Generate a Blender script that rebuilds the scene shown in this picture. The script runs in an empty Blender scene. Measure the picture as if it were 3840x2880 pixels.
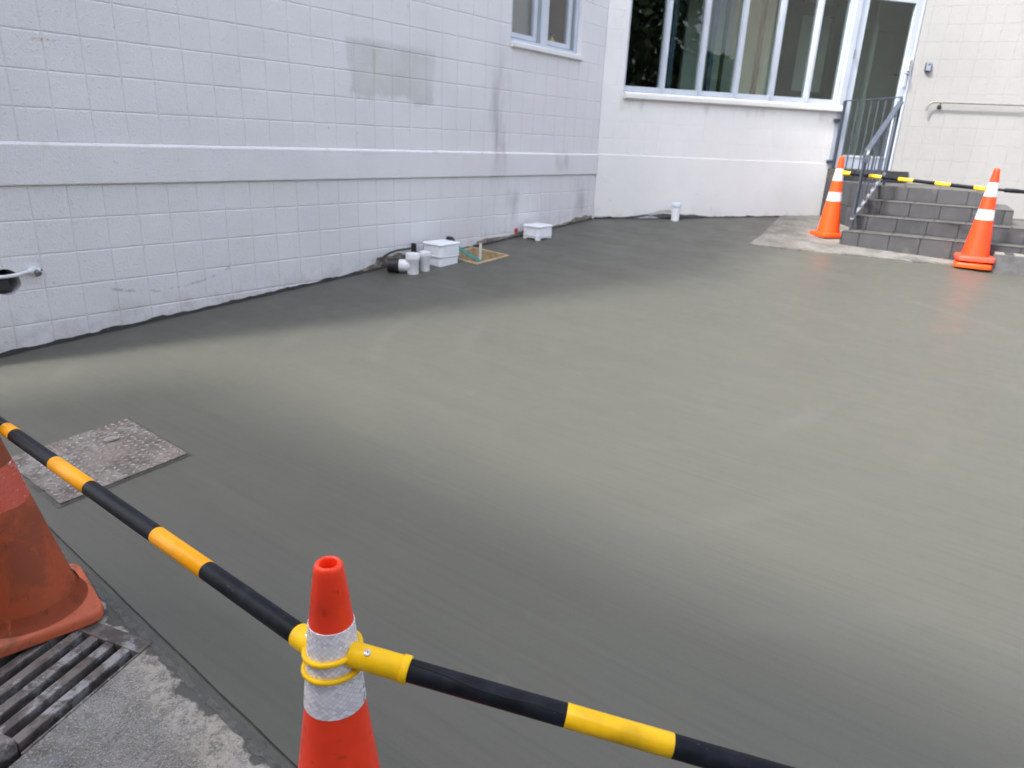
import bpy, bmesh, math, random
from mathutils import Vector, Matrix, noise
rnd = random.Random(7)
R = math.radians
scene = bpy.context.scene
COL = scene.collection
ZO = 1.54                      # camera height above the near footpath

# ------------------------------------------------------------------ camera
cd = bpy.data.cameras.new('camera'); cam = bpy.data.objects.new('camera', cd); COL.objects.link(cam)
CR = ((0.99894, 0.015239, 0.043434), (0.046029, -0.330719, -0.942606), (0.0, 0.943606, -0.33107))  # right, down, forward
cam.matrix_world = Matrix(((CR[0][0], -CR[1][0], -CR[2][0], 0), (CR[0][1], -CR[1][1], -CR[2][1], 0),
                           (CR[0][2], -CR[1][2], -CR[2][2], ZO), (0, 0, 0, 1)))
cd.sensor_width = 36; cd.lens = 36 * 2626.5 / 3840; cd.clip_start = .05; cd.clip_end = 500
cd.dof.use_dof = True; cd.dof.focus_distance = 1.75; cd.dof.aperture_fstop = 24.6 / 5.2
scene.camera = cam

# ------------------------------------------------------------------ light
SUN_AZ, SUN_EL = 240, 50
w = bpy.data.worlds.new('World'); scene.world = w; w.use_nodes = True
nt = w.node_tree; bg = nt.nodes['Background']; sky = nt.nodes.new('ShaderNodeTexSky')
sky.sky_type = 'NISHITA'; sky.sun_disc = False; sky.sun_elevation = R(SUN_EL); sky.sun_rotation = R(SUN_AZ)
sky.air_density = 1.0; sky.dust_density = 4.0; sky.ozone_density = 1.0; sky.altitude = 0
hz = nt.nodes.new('ShaderNodeHueSaturation'); hz.inputs['Saturation'].default_value = .58      # thin high cloud pales the sky
nt.links.new(sky.outputs[0], hz.inputs['Color']); nt.links.new(hz.outputs[0], bg.inputs[0]); bg.inputs[1].default_value = .146
sd = bpy.data.lights.new('sun', 'SUN'); sun = bpy.data.objects.new('sun', sd); COL.objects.link(sun)
sd.energy = 1.42; sd.angle = R(5); sd.color = (1, .97, .92)
sdir = Vector((math.sin(R(SUN_AZ)) * math.cos(R(SUN_EL)), math.cos(R(SUN_AZ)) * math.cos(R(SUN_EL)), math.sin(R(SUN_EL))))
sun.rotation_euler = sdir.to_track_quat('Z', 'Y').to_euler(); sun.location = sdir * 60
scene.view_settings.view_transform = 'Standard'; scene.view_settings.look = 'None'
scene.view_settings.gamma = 1; scene.view_settings.use_curve_mapping = False
scene.view_settings.exposure = 1.9
try:
    scene.cycles.max_bounces = 8; scene.cycles.use_denoising = True
except Exception: pass

# ------------------------------------------------------------------ frames (u along, w towards the viewer, z up)
class Fr:
    def __init__(s, o, az):
        s.o = Vector((o[0], o[1], 0)); s.az = az
        s.d = Vector((math.sin(R(az)), math.cos(R(az)), 0)); s.n = Vector((s.d.y, -s.d.x, 0))
        s.rot = math.atan2(s.d.y, s.d.x)
    def P(s, u, w, z): return s.o + s.d * u + s.n * w + Vector((0, 0, z + ZO))
A = Fr((.9043, 8.9696), 37.23)          # left wall, corner at u = 0, u negative to the left
B = Fr((.9043, 8.9696), 74.08)          # window wall
BC = B.P(4.345, 0, 0)
C = Fr((BC.x, BC.y), 113)               # right wall
S = Fr((3.63, 8.05), 119.5)               # steps (w negative = up the flight)
def gz(y): return -1.603 + .069 * y + .00095 * y * y     # ground height (below camera)
def gp(x, y, h=0): return Vector((x, y, gz(y) + ZO + h))
def G(f, u, w, h=0):
    p = f.P(u, w, 0); return gp(p.x, p.y, h)

# ------------------------------------------------------------------ node helpers
class NT:
    def __init__(s, name):
        s.m = bpy.data.materials.new(name); s.m.use_nodes = True; s.t = s.m.node_tree
        s.b = s.t.nodes['Principled BSDF']; s.out = s.t.nodes['Material Output']
    def n(s, typ, **k):
        x = s.t.nodes.new(typ)
        for a, v in k.items(): setattr(x, a, v)
        return x
    def put(s, sock, v):
        if isinstance(v, bpy.types.NodeSocket): s.t.links.new(v, sock)
        elif hasattr(sock.default_value, '__len__') and not isinstance(v, str):
            v = tuple(v) if hasattr(v, '__len__') else (v,) * 3
            sock.default_value = v + (1,) if len(sock.default_value) == 4 and len(v) == 3 else v
        else: sock.default_value = v
    def math(s, op, a, b=0, c=0):
        x = s.n('ShaderNodeMath', operation=op)
        for i, v in enumerate((a, b, c)): s.put(x.inputs[i], v)
        return x.outputs[0]
    def clamp(s, a): 
        x = s.n('ShaderNodeClamp'); s.put(x.inputs[0], a); return x.outputs[0]
    def mix(s, f, a, b, mode='MIX'):
        x = s.n('ShaderNodeMix', data_type='RGBA', blend_type=mode)
        s.put(x.inputs[0], f); s.put(x.inputs[6], a); s.put(x.inputs[7], b); return x.outputs[2]
    def noise(s, vec, scale, detail=4, rough=.55, dist=0):
        x = s.n('ShaderNodeTexNoise'); 
        if vec is not None: s.put(x.inputs['Vector'], vec)
        x.inputs['Scale'].default_value = scale; x.inputs['Detail'].default_value = detail
        x.inputs['Roughness'].default_value = rough; x.inputs['Distortion'].default_value = dist
        return x.outputs[0]
    def vor(s, vec, scale, feature='F1'):
        x = s.n('ShaderNodeTexVoronoi', feature=feature); s.put(x.inputs['Vector'], vec); x.inputs['Scale'].default_value = scale
        return x.outputs[0]
    def ramp(s, v, a, b):     # smooth step a..b -> 0..1
        x = s.n('ShaderNodeMapRange', interpolation_type='SMOOTHSTEP'); s.put(x.inputs[0], v)
        x.inputs[1].default_value = a; x.inputs[2].default_value = b; return x.outputs[0]
    def pos(s): return s.n('ShaderNodeNewGeometry').outputs['Position']
    def obj(s): return s.n('ShaderNodeTexCoord').outputs['Object']
    def uv(s): return s.n('ShaderNodeTexCoord').outputs['UV']
    def rand(s): return s.n('ShaderNodeObjectInfo').outputs['Random']
    def dot(s, v, d):
        x = s.n('ShaderNodeVectorMath', operation='DOT_PRODUCT'); s.put(x.inputs[0], v); x.inputs[1].default_value = d; return x.outputs['Value']
    def scl(s, v, d):
        x = s.n('ShaderNodeVectorMath', operation='MULTIPLY'); s.put(x.inputs[0], v); x.inputs[1].default_value = d; return x.outputs[0]
    def comb(s, a, b, c):
        x = s.n('ShaderNodeCombineXYZ'); s.put(x.inputs[0], a); s.put(x.inputs[1], b); s.put(x.inputs[2], c); return x.outputs[0]
    def frame(s, f):          # position in a wall frame -> u, w, z(rel)
        p = s.pos()
        return (s.math('SUBTRACT', s.dot(p, f.d), f.o.dot(f.d)), s.math('SUBTRACT', s.dot(p, f.n), f.o.dot(f.n)), s.math('SUBTRACT', s.dot(p, (0, 0, 1)), ZO))
    def box(s, v, a, b, soft):
        return s.math('MULTIPLY', s.ramp(v, a - soft, a + soft), s.math('SUBTRACT', 1, s.ramp(v, b - soft, b + soft)))
    def bump(s, h, strength, dist=.01, prev=None):
        x = s.n('ShaderNodeBump'); x.inputs['Strength'].default_value = strength; x.inputs['Distance'].default_value = dist
        s.put(x.inputs['Height'], h)
        if prev is not None: s.put(x.inputs['Normal'], prev)
        return x.outputs[0]
    def set(s, col=None, rough=None, metal=None, normal=None, spec=None):
        for k, v in (('Base Color', col), ('Roughness', rough), ('Metallic', metal), ('Normal', normal), ('Specular IOR Level', spec)):
            if v is not None: s.put(s.b.inputs[k], v)
        return s.m
def M_simple(name, col, rough=.5, metal=0, var=.12, vs=30, bump=.1, bs=200, bd=.002, spec=.5):
    t = NT(name); p = t.obj()
    n1 = t.noise(p, vs, 4); c = t.mix(t.ramp(n1, .3, .7), [x * (1 - var) for x in col], [min(1, x * (1 + var)) for x in col])
    return t.set(c, t.math('ADD', rough - .08, t.math('MULTIPLY', n1, .16)), metal, t.bump(t.noise(p, bs, 3), bump, bd), spec)

# ---- painted wall
def wall_paint(name, base, marks):
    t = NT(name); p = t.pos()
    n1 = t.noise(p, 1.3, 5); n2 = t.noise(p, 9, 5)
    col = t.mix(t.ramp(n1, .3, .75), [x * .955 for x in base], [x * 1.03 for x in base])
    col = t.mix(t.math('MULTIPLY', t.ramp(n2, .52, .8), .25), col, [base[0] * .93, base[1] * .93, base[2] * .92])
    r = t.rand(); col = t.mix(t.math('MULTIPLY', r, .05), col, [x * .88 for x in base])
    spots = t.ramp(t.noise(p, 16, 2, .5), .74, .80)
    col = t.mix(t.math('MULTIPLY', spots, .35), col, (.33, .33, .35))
    if marks:
        u, w_, z = t.frame(A); nz = t.math('MULTIPLY', t.math('SUBTRACT', t.noise(p, 4.5, 4), .5), .22)
        uu = t.math('ADD', u, nz); zz = t.math('ADD', z, t.math('MULTIPLY', nz, .8))
        # patched square of primer
        patch = t.math('MULTIPLY', t.box(uu, -3.79, -2.85, .03), t.box(t.math('ADD', z, t.math('MULTIPLY', t.math('SUBTRACT', t.noise(p, 7, 4, .6), .5), t.math('SUBTRACT', .42, t.math('MULTIPLY', z, .50)))), .262, .680, .028))
        patch = t.math('MULTIPLY', patch, t.math('ADD', .65, t.math('MULTIPLY', .35, t.ramp(t.noise(p, 3.2, 5), .3, .6))))
        tail = t.math('MULTIPLY', t.box(uu, -3.05, -2.86, .03), t.box(zz, .235, .35, .03))
        patch = t.math('MAXIMUM', patch, tail)
        col = t.mix(t.math('MULTIPLY', patch, .50), col, (.47, .475, .445))
        drip = t.math('MULTIPLY', t.box(u, -3.75, -2.85, .02), t.box(z, .2, .62, .05))
        drip = t.math('MULTIPLY', drip, t.ramp(t.noise(t.comb(t.math('MULTIPLY', u, 14), 0, t.math('MULTIPLY', z, 1.1)), 1, 2), .60, .72))
        col = t.mix(t.math('MULTIPLY', drip, .55), col, (.50, .44, .24))
        # dark run-off streaks
        st = t.math('MULTIPLY', t.box(uu, -2.02, -1.80, .06), t.box(z, -.36, .72, .25))
        st = t.math('MULTIPLY', st, t.ramp(t.noise(t.comb(t.math('MULTIPLY', u, 9), 0, t.math('MULTIPLY', z, 1.6)), 1, 4), .32, .68))
        col = t.mix(t.math('MULTIPLY', st, .48), col, (.27, .26, .30))
        for ua, ub, za, zb in ((-1.72, -1.52, -.9, -.5), (-.42, -.14, -.85, -.45), (-.9, -.6, -.3, -.15)):
            s2 = t.math('MULTIPLY', t.box(uu, ua, ub, .08), t.box(z, za, zb, .12))
            s2 = t.math('MULTIPLY', s2, t.ramp(t.noise(t.comb(t.math('MULTIPLY', u, 7), 0, t.math('MULTIPLY', z, 2)), 1, 4), .35, .7))
            col = t.mix(t.math('MULTIPLY', s2, .5), col, (.27, .26, .30))
        # blue-grey scuff arc and splashes near the foot of the wall
        dz = t.math('SUBTRACT', z, t.math('ADD', -1.07, t.math('MULTIPLY', t.math('POWER', t.math('ADD', u, 5.42), 2), .42)))
        arc = t.math('MULTIPLY', t.box(u, -5.80, -4.85, .06), t.math('SUBTRACT', 1, t.ramp(t.math('ABSOLUTE', t.math('ADD', dz, t.math('MULTIPLY', nz, .05))), .004, .013)))
        arc = t.math('MULTIPLY', arc, t.ramp(t.noise(p, 22, 4), .48, .62))
        col = t.mix(t.math('MULTIPLY', arc, .45), col, (.20, .21, .25))
        low = t.math('MULTIPLY', t.math('SUBTRACT', 1, t.ramp(z, -1.22, -.98)), t.ramp(t.noise(p, 6, 5), .45, .7))
        col = t.mix(t.math('MULTIPLY', low, .35), col, (.50, .46, .41))
        # dirt clinging just above the slab, along the wall
        gl = t.math('SUBTRACT', z, t.math('ADD', -.862, t.math('MULTIPLY', u, .065)))
        lo2 = t.math('MULTIPLY', t.math('SUBTRACT', 1, t.ramp(gl, .0, .16)), t.ramp(t.noise(p, 11, 6, .65), .42, .68))
        col = t.mix(t.math('MULTIPLY', lo2, .38), col, (.46, .42, .40))
        rust = t.math('MULTIPLY', t.math('MULTIPLY', t.box(u, -5.98, -5.86, .02), t.box(z, .392, .408, .004)), t.ramp(t.noise(p, 40, 3), .4, .55))
        col = t.mix(t.math('MULTIPLY', rust, .7), col, (.50, .31, .12))
        # drips of yellow under the ledge
        yl = t.math('MULTIPLY', t.box(z, -.165, -.138, .006), t.ramp(t.noise(p, 7, 3), .58, .7))
        col = t.mix(t.math('MULTIPLY', yl, .35), col, (.55, .47, .25))
    if name == 'window_wall_paint':
        u, w_, z = t.frame(B); nz = t.math('MULTIPLY', t.math('SUBTRACT', t.noise(p, 4.5, 4), .5), .2); uu = t.math('ADD', u, nz)
        ys = t.math('MULTIPLY', t.math('MULTIPLY', t.box(uu, 2.45, 2.75, .05), t.box(z, -.62, -.16, .1)), t.ramp(t.noise(p, 3, 4), .5, .7))
        col = t.mix(t.math('MULTIPLY', ys, .30), col, (.62, .57, .36))
        lo = t.math('MULTIPLY', t.math('SUBTRACT', 1, t.ramp(z, -.86, -.70)), t.ramp(t.noise(p, 8, 5), .45, .7))
        col = t.mix(t.math('MULTIPLY', lo, .35), col, (.52, .47, .40))
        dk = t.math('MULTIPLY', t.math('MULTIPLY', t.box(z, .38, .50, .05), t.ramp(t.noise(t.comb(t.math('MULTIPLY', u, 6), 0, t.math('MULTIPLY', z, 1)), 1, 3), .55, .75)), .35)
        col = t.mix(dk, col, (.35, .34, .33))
    h1 = t.noise(p, 95, 5, .6); h2 = t.noise(p, 300, 3); h3 = t.ramp(t.noise(p, 55, 3, .5), .60, .70)
    h = t.math('ADD', t.math('MULTIPLY', h1, .8), t.math('ADD', t.math('MULTIPLY', h2, .25), t.math('MULTIPLY', h3, .35)))
    return t.set(col, .62, 0, t.bump(h, .75, .009), .35)
PAINT_A = wall_paint('left_wall_paint', (.80, .79, .81), True)
PAINT_B = wall_paint('window_wall_paint', (.85, .84, .83), False)
PAINT_C = wall_paint('right_wall_paint', (.325, .325, .322), False)  # same paint as the other walls, darkened to offset the direct sun

# ---- new concrete
def new_concrete():
    t = NT('fresh_concrete'); p = t.pos()
    along = t.dot(p, (.84, -.54, 0)); across = t.dot(p, (.54, .84, 0))
    str1 = t.noise(t.comb(t.math('MULTIPLY', along, .35), t.math('MULTIPLY', across, 3.2), 0), 1, 5, .6, .6)
    str2 = t.noise(t.comb(t.math('MULTIPLY', along, 1.5), t.math('MULTIPLY', across, 45), 0), 1, 3, .6)
    str3 = t.noise(t.comb(t.math('MULTIPLY', along, .8), t.math('MULTIPLY', across, 13), 4), 1, 4, .6, .3)
    big = t.noise(p, .9, 4, .5, .6); mid = t.noise(p, 3.5, 6, .6, .5)
    c = t.mix(t.ramp(big, .25, .75), (.0895, .0900, .0765), (.0955, .0955, .0785))
    c = t.mix(t.math('MULTIPLY', t.ramp(str1, .35, .7), .16), c, (.097, .099, .089))
    c = t.mix(t.math('MULTIPLY', t.ramp(str3, .50, .72), .17), c, (.114, .113, .097))
    c = t.mix(t.math('MULTIPLY', t.ramp(str2, .40, .75), .26), c, (.062, .062, .055))
    c = t.mix(t.math('MULTIPLY', t.ramp(mid, .5, .78), .10), c, (.112, .107, .081))
    c = t.mix(t.math('MULTIPLY', t.ramp(t.noise(p, 170, 3, .7), .54, .70), .30), c, (.058, .057, .052))
    # thin pale trowel rings
    r1 = t.n('ShaderNodeTexWave', wave_type='RINGS', rings_direction='Z'); r1.inputs['Scale'].default_value = .55
    r1.inputs['Distortion'].default_value = 5; r1.inputs['Detail'].default_value = 3; r1.inputs['Detail Scale'].default_value = .6
    t.put(r1.inputs['Vector'], t.n('ShaderNodeVectorMath', operation='ADD').outputs[0])
    vm = r1.inputs['Vector'].links[0].from_node; t.put(vm.inputs[0], p); vm.inputs[1].default_value = (-.6, -4.4, 0)
    rings = t.math('MULTIPLY', t.ramp(r1.outputs[1], .86, .99), t.ramp(t.noise(p, 1.4, 3), .45, .7))
    c = t.mix(t.math('MULTIPLY', rings, .25), c, (.125, .123, .106))
    specks = t.ramp(t.vor(p, 9), .035, .02); specks = t.math('MULTIPLY', specks, t.ramp(t.noise(p, 2.3, 2), .5, .62))
    c = t.mix(t.math('MULTIPLY', specks, .6), c, (.035, .034, .031))
    pale = t.ramp(t.noise(p, 2.6, 5, .6, 1.2), .66, .74)
    c = t.mix(t.math('MULTIPLY', pale, .24), c, (.15, .147, .13))
    ro = t.math('ADD', .36, t.math('ADD', t.math('MULTIPLY', t.ramp(mid, .3, .8), .16), t.math('MULTIPLY', t.ramp(str1, .3, .7), .08)))
    h = t.math('ADD', t.math('MULTIPLY', str2, .5), t.math('ADD', t.math('MULTIPLY', t.noise(p, 200, 3), .40), t.math('MULTIPLY', t.noise(p, 14, 4), .9)))
    return t.set(c, ro, 0, t.bump(h, .34, .003), .28)
CONC = new_concrete()
def old_concrete(name, dark, pale, edge):
    t = NT(name); p = t.pos()
    n1 = t.noise(p, 3.2, 7, .65, .4); n2 = t.noise(p, 28, 6, .7); n3 = t.noise(p, 140, 4, .7)
    c = t.mix(t.ramp(n1, .3, .7), dark, pale)
    c = t.mix(t.math('MULTIPLY', t.ramp(n2, .46, .66), .5), c, [x * .55 for x in dark])
    c = t.mix(t.math('MULTIPLY', t.ramp(n3, .5, .62), .50), c, [min(1, x * 1.55) for x in pale]); c = t.mix(t.math('MULTIPLY', t.ramp(t.noise(p, 230, 3, .7), .52, .62), .60), c, [x * .40 for x in dark])
    blue = t.ramp(t.noise(p, 5.5, 6, .62, .6), .56, .72); c = t.mix(t.math('MULTIPLY', blue, .45), c, (.30, .33, .38))
    brown = t.ramp(t.noise(p, 2.4, 5, .6, .3), .55, .72); c = t.mix(t.math('MULTIPLY', brown, .45), c, (.20, .155, .11))
    if edge:   # cement slurry smeared along the join
        d = t.math('SUBTRACT', t.dot(p, (-.611, -.792, 0)), -.732)
        dn = t.math('ADD', d, t.math('MULTIPLY', t.math('SUBTRACT', t.noise(p, 9, 5), .5), .16))
        wet = t.math('SUBTRACT', 1, t.ramp(dn, .034, .046))
        sl = t.math('MULTIPLY', t.math('SUBTRACT', 1, t.ramp(dn, .09, .17)), t.ramp(t.noise(p, 35, 5, .7), .36, .6))
        c = t.mix(t.math('MULTIPLY', sl, .6), c, (.42, .39, .33))
        c = t.mix(t.math('MULTIPLY', wet, .94), c, (.078, .078, .070))
    h = t.math('ADD', t.math('MULTIPLY', n2, .8), t.math('MULTIPLY', n3, .7))
    return t.set(c, .8, 0, t.bump(h, .7, .006), .3)
OLD = old_concrete('old_concrete', (.125, .118, .107), (.26, .25, .232), True)
APRON = old_concrete('apron_concrete', (.095, .090, .080), (.27, .262, .24), False)
def asphalt():
    t = NT('asphalt'); p = t.pos(); n = t.noise(p, 90, 4); c = t.mix(n, (.035, .035, .036), (.08, .08, .078)); return t.set(c, .9, 0, t.bump(n, .5, .01))
ASPH = asphalt()
def rubble():
    t = NT('raw_footing'); p = t.pos(); n1 = t.noise(p, 13, 6, .7); n2 = t.noise(p, 60, 4)
    c = t.mix(t.ramp(n1, .35, .65), (.10, .085, .07), (.33, .29, .25)); c = t.mix(t.math('MULTIPLY', t.ramp(n2, .5, .7), .5), c, (.42, .40, .38))
    return t.set(c, .9, 0, t.bump(t.math('ADD', n1, n2), .9, .012), .2)
RAW = rubble()
GAPM = M_simple('joint_tar', (.028, .028, .026), .75, 0, .3, 20, .5, 60, .01, .3)
# ---- tile
def tile_mat():
    t = NT('grey_tile'); p = t.obj(); g = t.pos(); r = t.rand()
    c = t.mix(r, (.042, .044, .052), (.072, .072, .078)); n = t.noise(g, 12, 5); c = t.mix(t.math('MULTIPLY', t.ramp(n, .42, .7), .4), c, (.095, .093, .092))
    c = t.mix(t.math('MULTIPLY', t.ramp(t.noise(g, 4.5, 6, .65), .58, .68),   .30), c, (.17, .166, .16))
    return t.set(c, t.math('ADD', .42, t.math('MULTIPLY', n, .25)), 0, t.bump(t.noise(g, 150, 3), .15, .002))
TILE = tile_mat()
def tread_mat():
    t = NT('grey_tread_tile'); g = t.pos(); r = t.rand(); n = t.noise(g, 9, 5)
    c = t.mix(t.ramp(n, .3, .7), (.075, .074, .071), (.115, .113, .108)); c = t.mix(t.math('MULTIPLY', r, .2), c, (.06, .06, .06))
    return t.set(c, .5, 0, t.bump(t.noise(g, 150, 3), .2, .002))
TREAD = tread_mat()
GROUT = M_simple('grout', (.075, .07, .063), .85, 0, .2, 15)
# ---- metals, plastics
ALU = M_simple('powder_coated_aluminium', (.55, .60, .68), .34, 0, .04, 6, .03, 200, .001)
ALU_D = M_simple('aluminium_channel', (.30, .33, .37), .4, .2, .06, 6, .03)
RAILM = M_simple('blue_grey_rail_paint', (.055, .068, .095), .4, 0, .15, 18, .12, 90, .002)
RAILR = M_simple('rusty_white_foot_bar', (.22, .225, .245), .55, 0, .4, 25, .3, 90, .003)
STEEL = M_simple('galvanised_tube', (.22, .22, .205), .45, .15, .1, 20, .05)
DARKM = M_simple('dark_painted_metal', (.03, .033, .04), .4, 0, .2, 20)
CHROME = M_simple('zinc_screw', (.6, .6, .6), .25, 1, .1, 40)
BLACKP = M_simple('black_rubber', (.018, .018, .02), .5, 0, .3, 15, .2, 50, .004)
WHITEP = M_simple('white_plastic', (.88, .90, .95), .3, 0, .04, 12, .03)
WHITEP2 = M_simple('dusty_white_pvc', (.80, .81, .84), .38, 0, .08, 14, .05)
TEAL = M_simple('teal_tape', (.03, .20, .19), .4, 0, .4, 30, .2, 60, .004)
TIMBER = M_simple('pine_form_board', (.46, .35, .21), .7, 0, .22, 14, .25, 60, .003)
STICK = M_simple('pale_stick', (.50, .50, .46), .7, 0, .15, 20)
PITM = M_simple('pit_soil', (.085, .075, .065), .95, 0, .3, 20, .8, 50, .01)
REDP = M_simple('red_plastic', (.55, .02, .03), .4)
YELP = M_simple('yellow_bottle_plastic', (.65, .55, .03), .35)
BLUEP = M_simple('blue_cap_plastic', (.02, .04, .16), .35)
KEYM = M_simple('key_safe_cover', (.30, .34, .42), .3, .3, .1, 30)
def orange(name, base, grime, gcol, scale=7, amt=.6, rough=.42):
    t = NT(name); p = t.obj(); n = t.noise(p, scale, 6, .62, .3)
    c = t.mix(t.ramp(n, .3, .7), [x * .9 for x in base], base)
    g = t.math('MULTIPLY', t.ramp(t.noise(p, scale * 1.1, 6, .68, .5), grime, grime + .16), amt); c = t.mix(g, c, gcol)
    sc = t.math('MULTIPLY', t.ramp(t.noise(t.scl(p, (60, 60, 9)), 1, 4, .6), .64, .72), amt * .9); c = t.mix(sc, c, [x * .7 for x in gcol])
    return t.set(c, t.math('ADD', rough, t.math('MULTIPLY', g, .3)), 0, t.bump(t.noise(p, 60, 4), .08, .003), .4)
OR_NEAR = orange('fluorescent_red_orange', (1.0, .052, .013), .53, (.22, .022, .014), 15, .6, .36)
OR_F1 = orange('fluorescent_orange', (1.0, .088, .008), .66, (.45, .08, .03), 6, .35)
OR_F2 = orange('fluorescent_vermilion', (1.0, .062, .012), .66, (.30, .05, .03), 5, .4)
OR_BASE = orange('orange_rubber_base', (.86, .085, .045), .6, (.5, .12, .08), 8, .5, .55)
OR_OLD = orange('grimy_faded_orange', (.40, .072, .022), .42, (.12, .04, .02), 6, .55, .5)
OR_OLDB = orange('faded_orange_base', (.52, .115, .050), .50, (.16, .07, .045), 9, .7, .55)
# chipped paint on the old cone's base
def paint_cut(mat):
    t = NT.__new__(NT); t.m = mat; t.t = mat.node_tree; t.b = t.t.nodes['Principled BSDF']
    p = t.obj(); src = t.b.inputs['Base Color'].links[0].from_socket
    m1 = t.ramp(t.noise(p, 11, 3, .5), .70, .72); c = t.mix(m1, src, (.07, .065, .06)); m2 = t.ramp(t.noise(t.scl(p, (1, 1.3, 1)), 19, 3, .5), .71, .73)
    t.put(t.b.inputs['Base Color'], t.mix(m2, c, (.45, .47, .50)))
paint_cut(OR_OLDB)
def reflective(name, worn=False, cells=(26, 108)):
    t = NT(name); uv = t.uv(); sx = t.n('ShaderNodeSeparateXYZ'); t.put(sx.inputs[0], uv); p = t.obj()
    a = t.math('MULTIPLY', sx.outputs[0], cells[0]); b = t.math('MULTIPLY', sx.outputs[1], cells[1])
    f1 = t.math('FRACT', t.math('ADD', a, b)); f2 = t.math('FRACT', t.math('ADD', t.math('SUBTRACT', a, b), 64))
    l1 = t.math('ABSOLUTE', t.math('SUBTRACT', f1, .5)); l2 = t.math('ABSOLUTE', t.math('SUBTRACT', f2, .5))
    line = t.ramp(t.math('MAXIMUM', l1, l2), .40, .48)
    idv = t.comb(t.math('FLOOR', t.math('ADD', a, b)), t.math('FLOOR', t.math('ADD', t.math('SUBTRACT', a, b), 64)), 0)
    wn = t.n('ShaderNodeTexWhiteNoise', noise_dimensions='3D'); t.put(wn.inputs['Vector'], idv)
    c = t.mix(wn.outputs[0], (.72, .69, .75), (.92, .90, .94)); c = t.mix(t.math('MULTIPLY', line, .62), c, (.38, .35, .40))  # random cell brightness paints prism glints into the colour
    d = t.math('MULTIPLY', t.ramp(t.noise(p, 75, 3, .6), .58, .66), t.ramp(t.noise(p, 14, 2), .50, .62)); c = t.mix(t.math('MULTIPLY', d, .8 if not worn else .3), c, (.07, .06, .06))
    if worn:
        wv = t.ramp(t.noise(t.scl(p, (1, 1, 1.6)), 16, 6, .75), .34, .40); c = t.mix(wv, c, (.55, .075, .04))
    nb = t.bump(t.math('ADD', wn.outputs[0], t.math('MULTIPLY', line, -1)), .3, .001)
    t.set(c, t.math('ADD', .22, t.math('MULTIPLY', wn.outputs[0], .25)), .08, nb, .7)
    return t.m
REFL = reflective('prismatic_white_band'); REFL_OLD = reflective('worn_reflective_band', True); REFL_FAR = reflective('white_reflective_band', cells=(14, 50))
YEL_COL = M_simple('yellow_collar_plastic', (.90, .53, .004), .42, 0, .08, 25, .06, 120, .002, .25)
YEL_TAPE = M_simple('amber_tape', (.90, .36, .003), .36, 0, .10, 12, .06, 90, .002, .25)
YEL_TAPE2 = M_simple('yellow_tape', (.78, .45, .006), .32, 0, .18, 16, .1, 60, .003, .3)
YEL_FAR = M_simple('bright_yellow_sleeve', (.90, .60, .01), .4, 0, .05, 12)
def blackpole():
    t = NT('scuffed_black_tube'); p = t.obj(); n = t.noise(p, 20, 5, .6); s2 = t.ramp(t.noise(t.scl(p, (60, 60, 190)), 1, 4, .7), .62, .70)
    c = t.mix(t.ramp(n, .4, .7), (.006, .007, .011), (.014, .016, .022)); c = t.mix(t.math('MULTIPLY', s2, .35), c, (.10, .10, .11))
    return t.set(c, t.math('ADD', .34, t.math('MULTIPLY', n, .25)), 0, t.bump(t.noise(p, 40, 4), .1, .003), .14)
BLACK = blackpole()
def cover_mat():
    t = NT('rusty_plate'); p = t.pos(); n1 = t.noise(p, 7, 6, .65); n2 = t.noise(p, 45, 5, .7)
    c = t.mix(t.ramp(n1, .35, .65), (.080, .062, .053), (.165, .135, .118)); c = t.mix(t.math('MULTIPLY', t.ramp(n2, .45, .65), .55), c, (.26, .245, .235))
    cem = t.ramp(t.noise(p, 5, 5, .6), .54, .62); c = t.mix(t.math('MULTIPLY', cem, .35), c, (.32, .315, .305))
    return t.set(c, .62, 0, t.bump(n2, .5, .004), .4)
COVER = cover_mat()
def lug_mat():
    t = NT('worn_lugs'); p = t.pos(); n1 = t.noise(p, 30, 4, .6)
    c = t.mix(t.ramp(n1, .38, .62), (.21, .195, .185), (.42, .41, .40)); return t.set(c, .45, .2, None, .5)
LUG = lug_mat()
def grate_mat():
    t = NT('cast_iron'); p = t.pos(); n1 = t.noise(p, 16, 6, .65); c = t.mix(t.ramp(n1, .4, .6), (.070, .060, .055), (.155, .132, .12))
    cem = t.ramp(t.noise(p, 13, 6, .7), .50, .62); c = t.mix(t.math('MULTIPLY', cem, .75), c, (.33, .33, .34))
    return t.set(c, .6, .1, t.bump(t.noise(p, 70, 5), .5, .004), .4)
IRON = grate_mat()
def glass_mat(name, tint, rough=0):
    t = NT(name); t.t.nodes.remove(t.b); tr = t.n('ShaderNodeBsdfTransparent'); tr.inputs[0].default_value = (*tint, 1)
    gl = t.n('ShaderNodeBsdfGlossy'); gl.inputs['Roughness'].default_value = rough; fr = t.n('ShaderNodeFresnel'); fr.inputs[0].default_value = 1.5
    mx = t.n('ShaderNodeMixShader'); t.put(mx.inputs[0], t.clamp(t.math('MULTIPLY', t.math('MULTIPLY', fr.outputs[0], 2.2), t.math('SUBTRACT', 1, t.n('ShaderNodeNewGeometry').outputs['Backfacing'])))); t.t.links.new(tr.outputs[0], mx.inputs[1]); t.t.links.new(gl.outputs[0], mx.inputs[2])
    t.t.links.new(mx.outputs[0], t.out.inputs[0]); return t.m
GLASS = glass_mat('tinted_glass', (.80, .86, .84)); GLASS_L = glass_mat('clear_glass', (.93, .94, .94))
ROOM = M_simple('interior_paint', (.34, .34, .30), .8, 0, .05, 2); ROOMF = M_simple('interior_floor', (.12, .12, .12), .5, 0, .1, 3)
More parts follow.
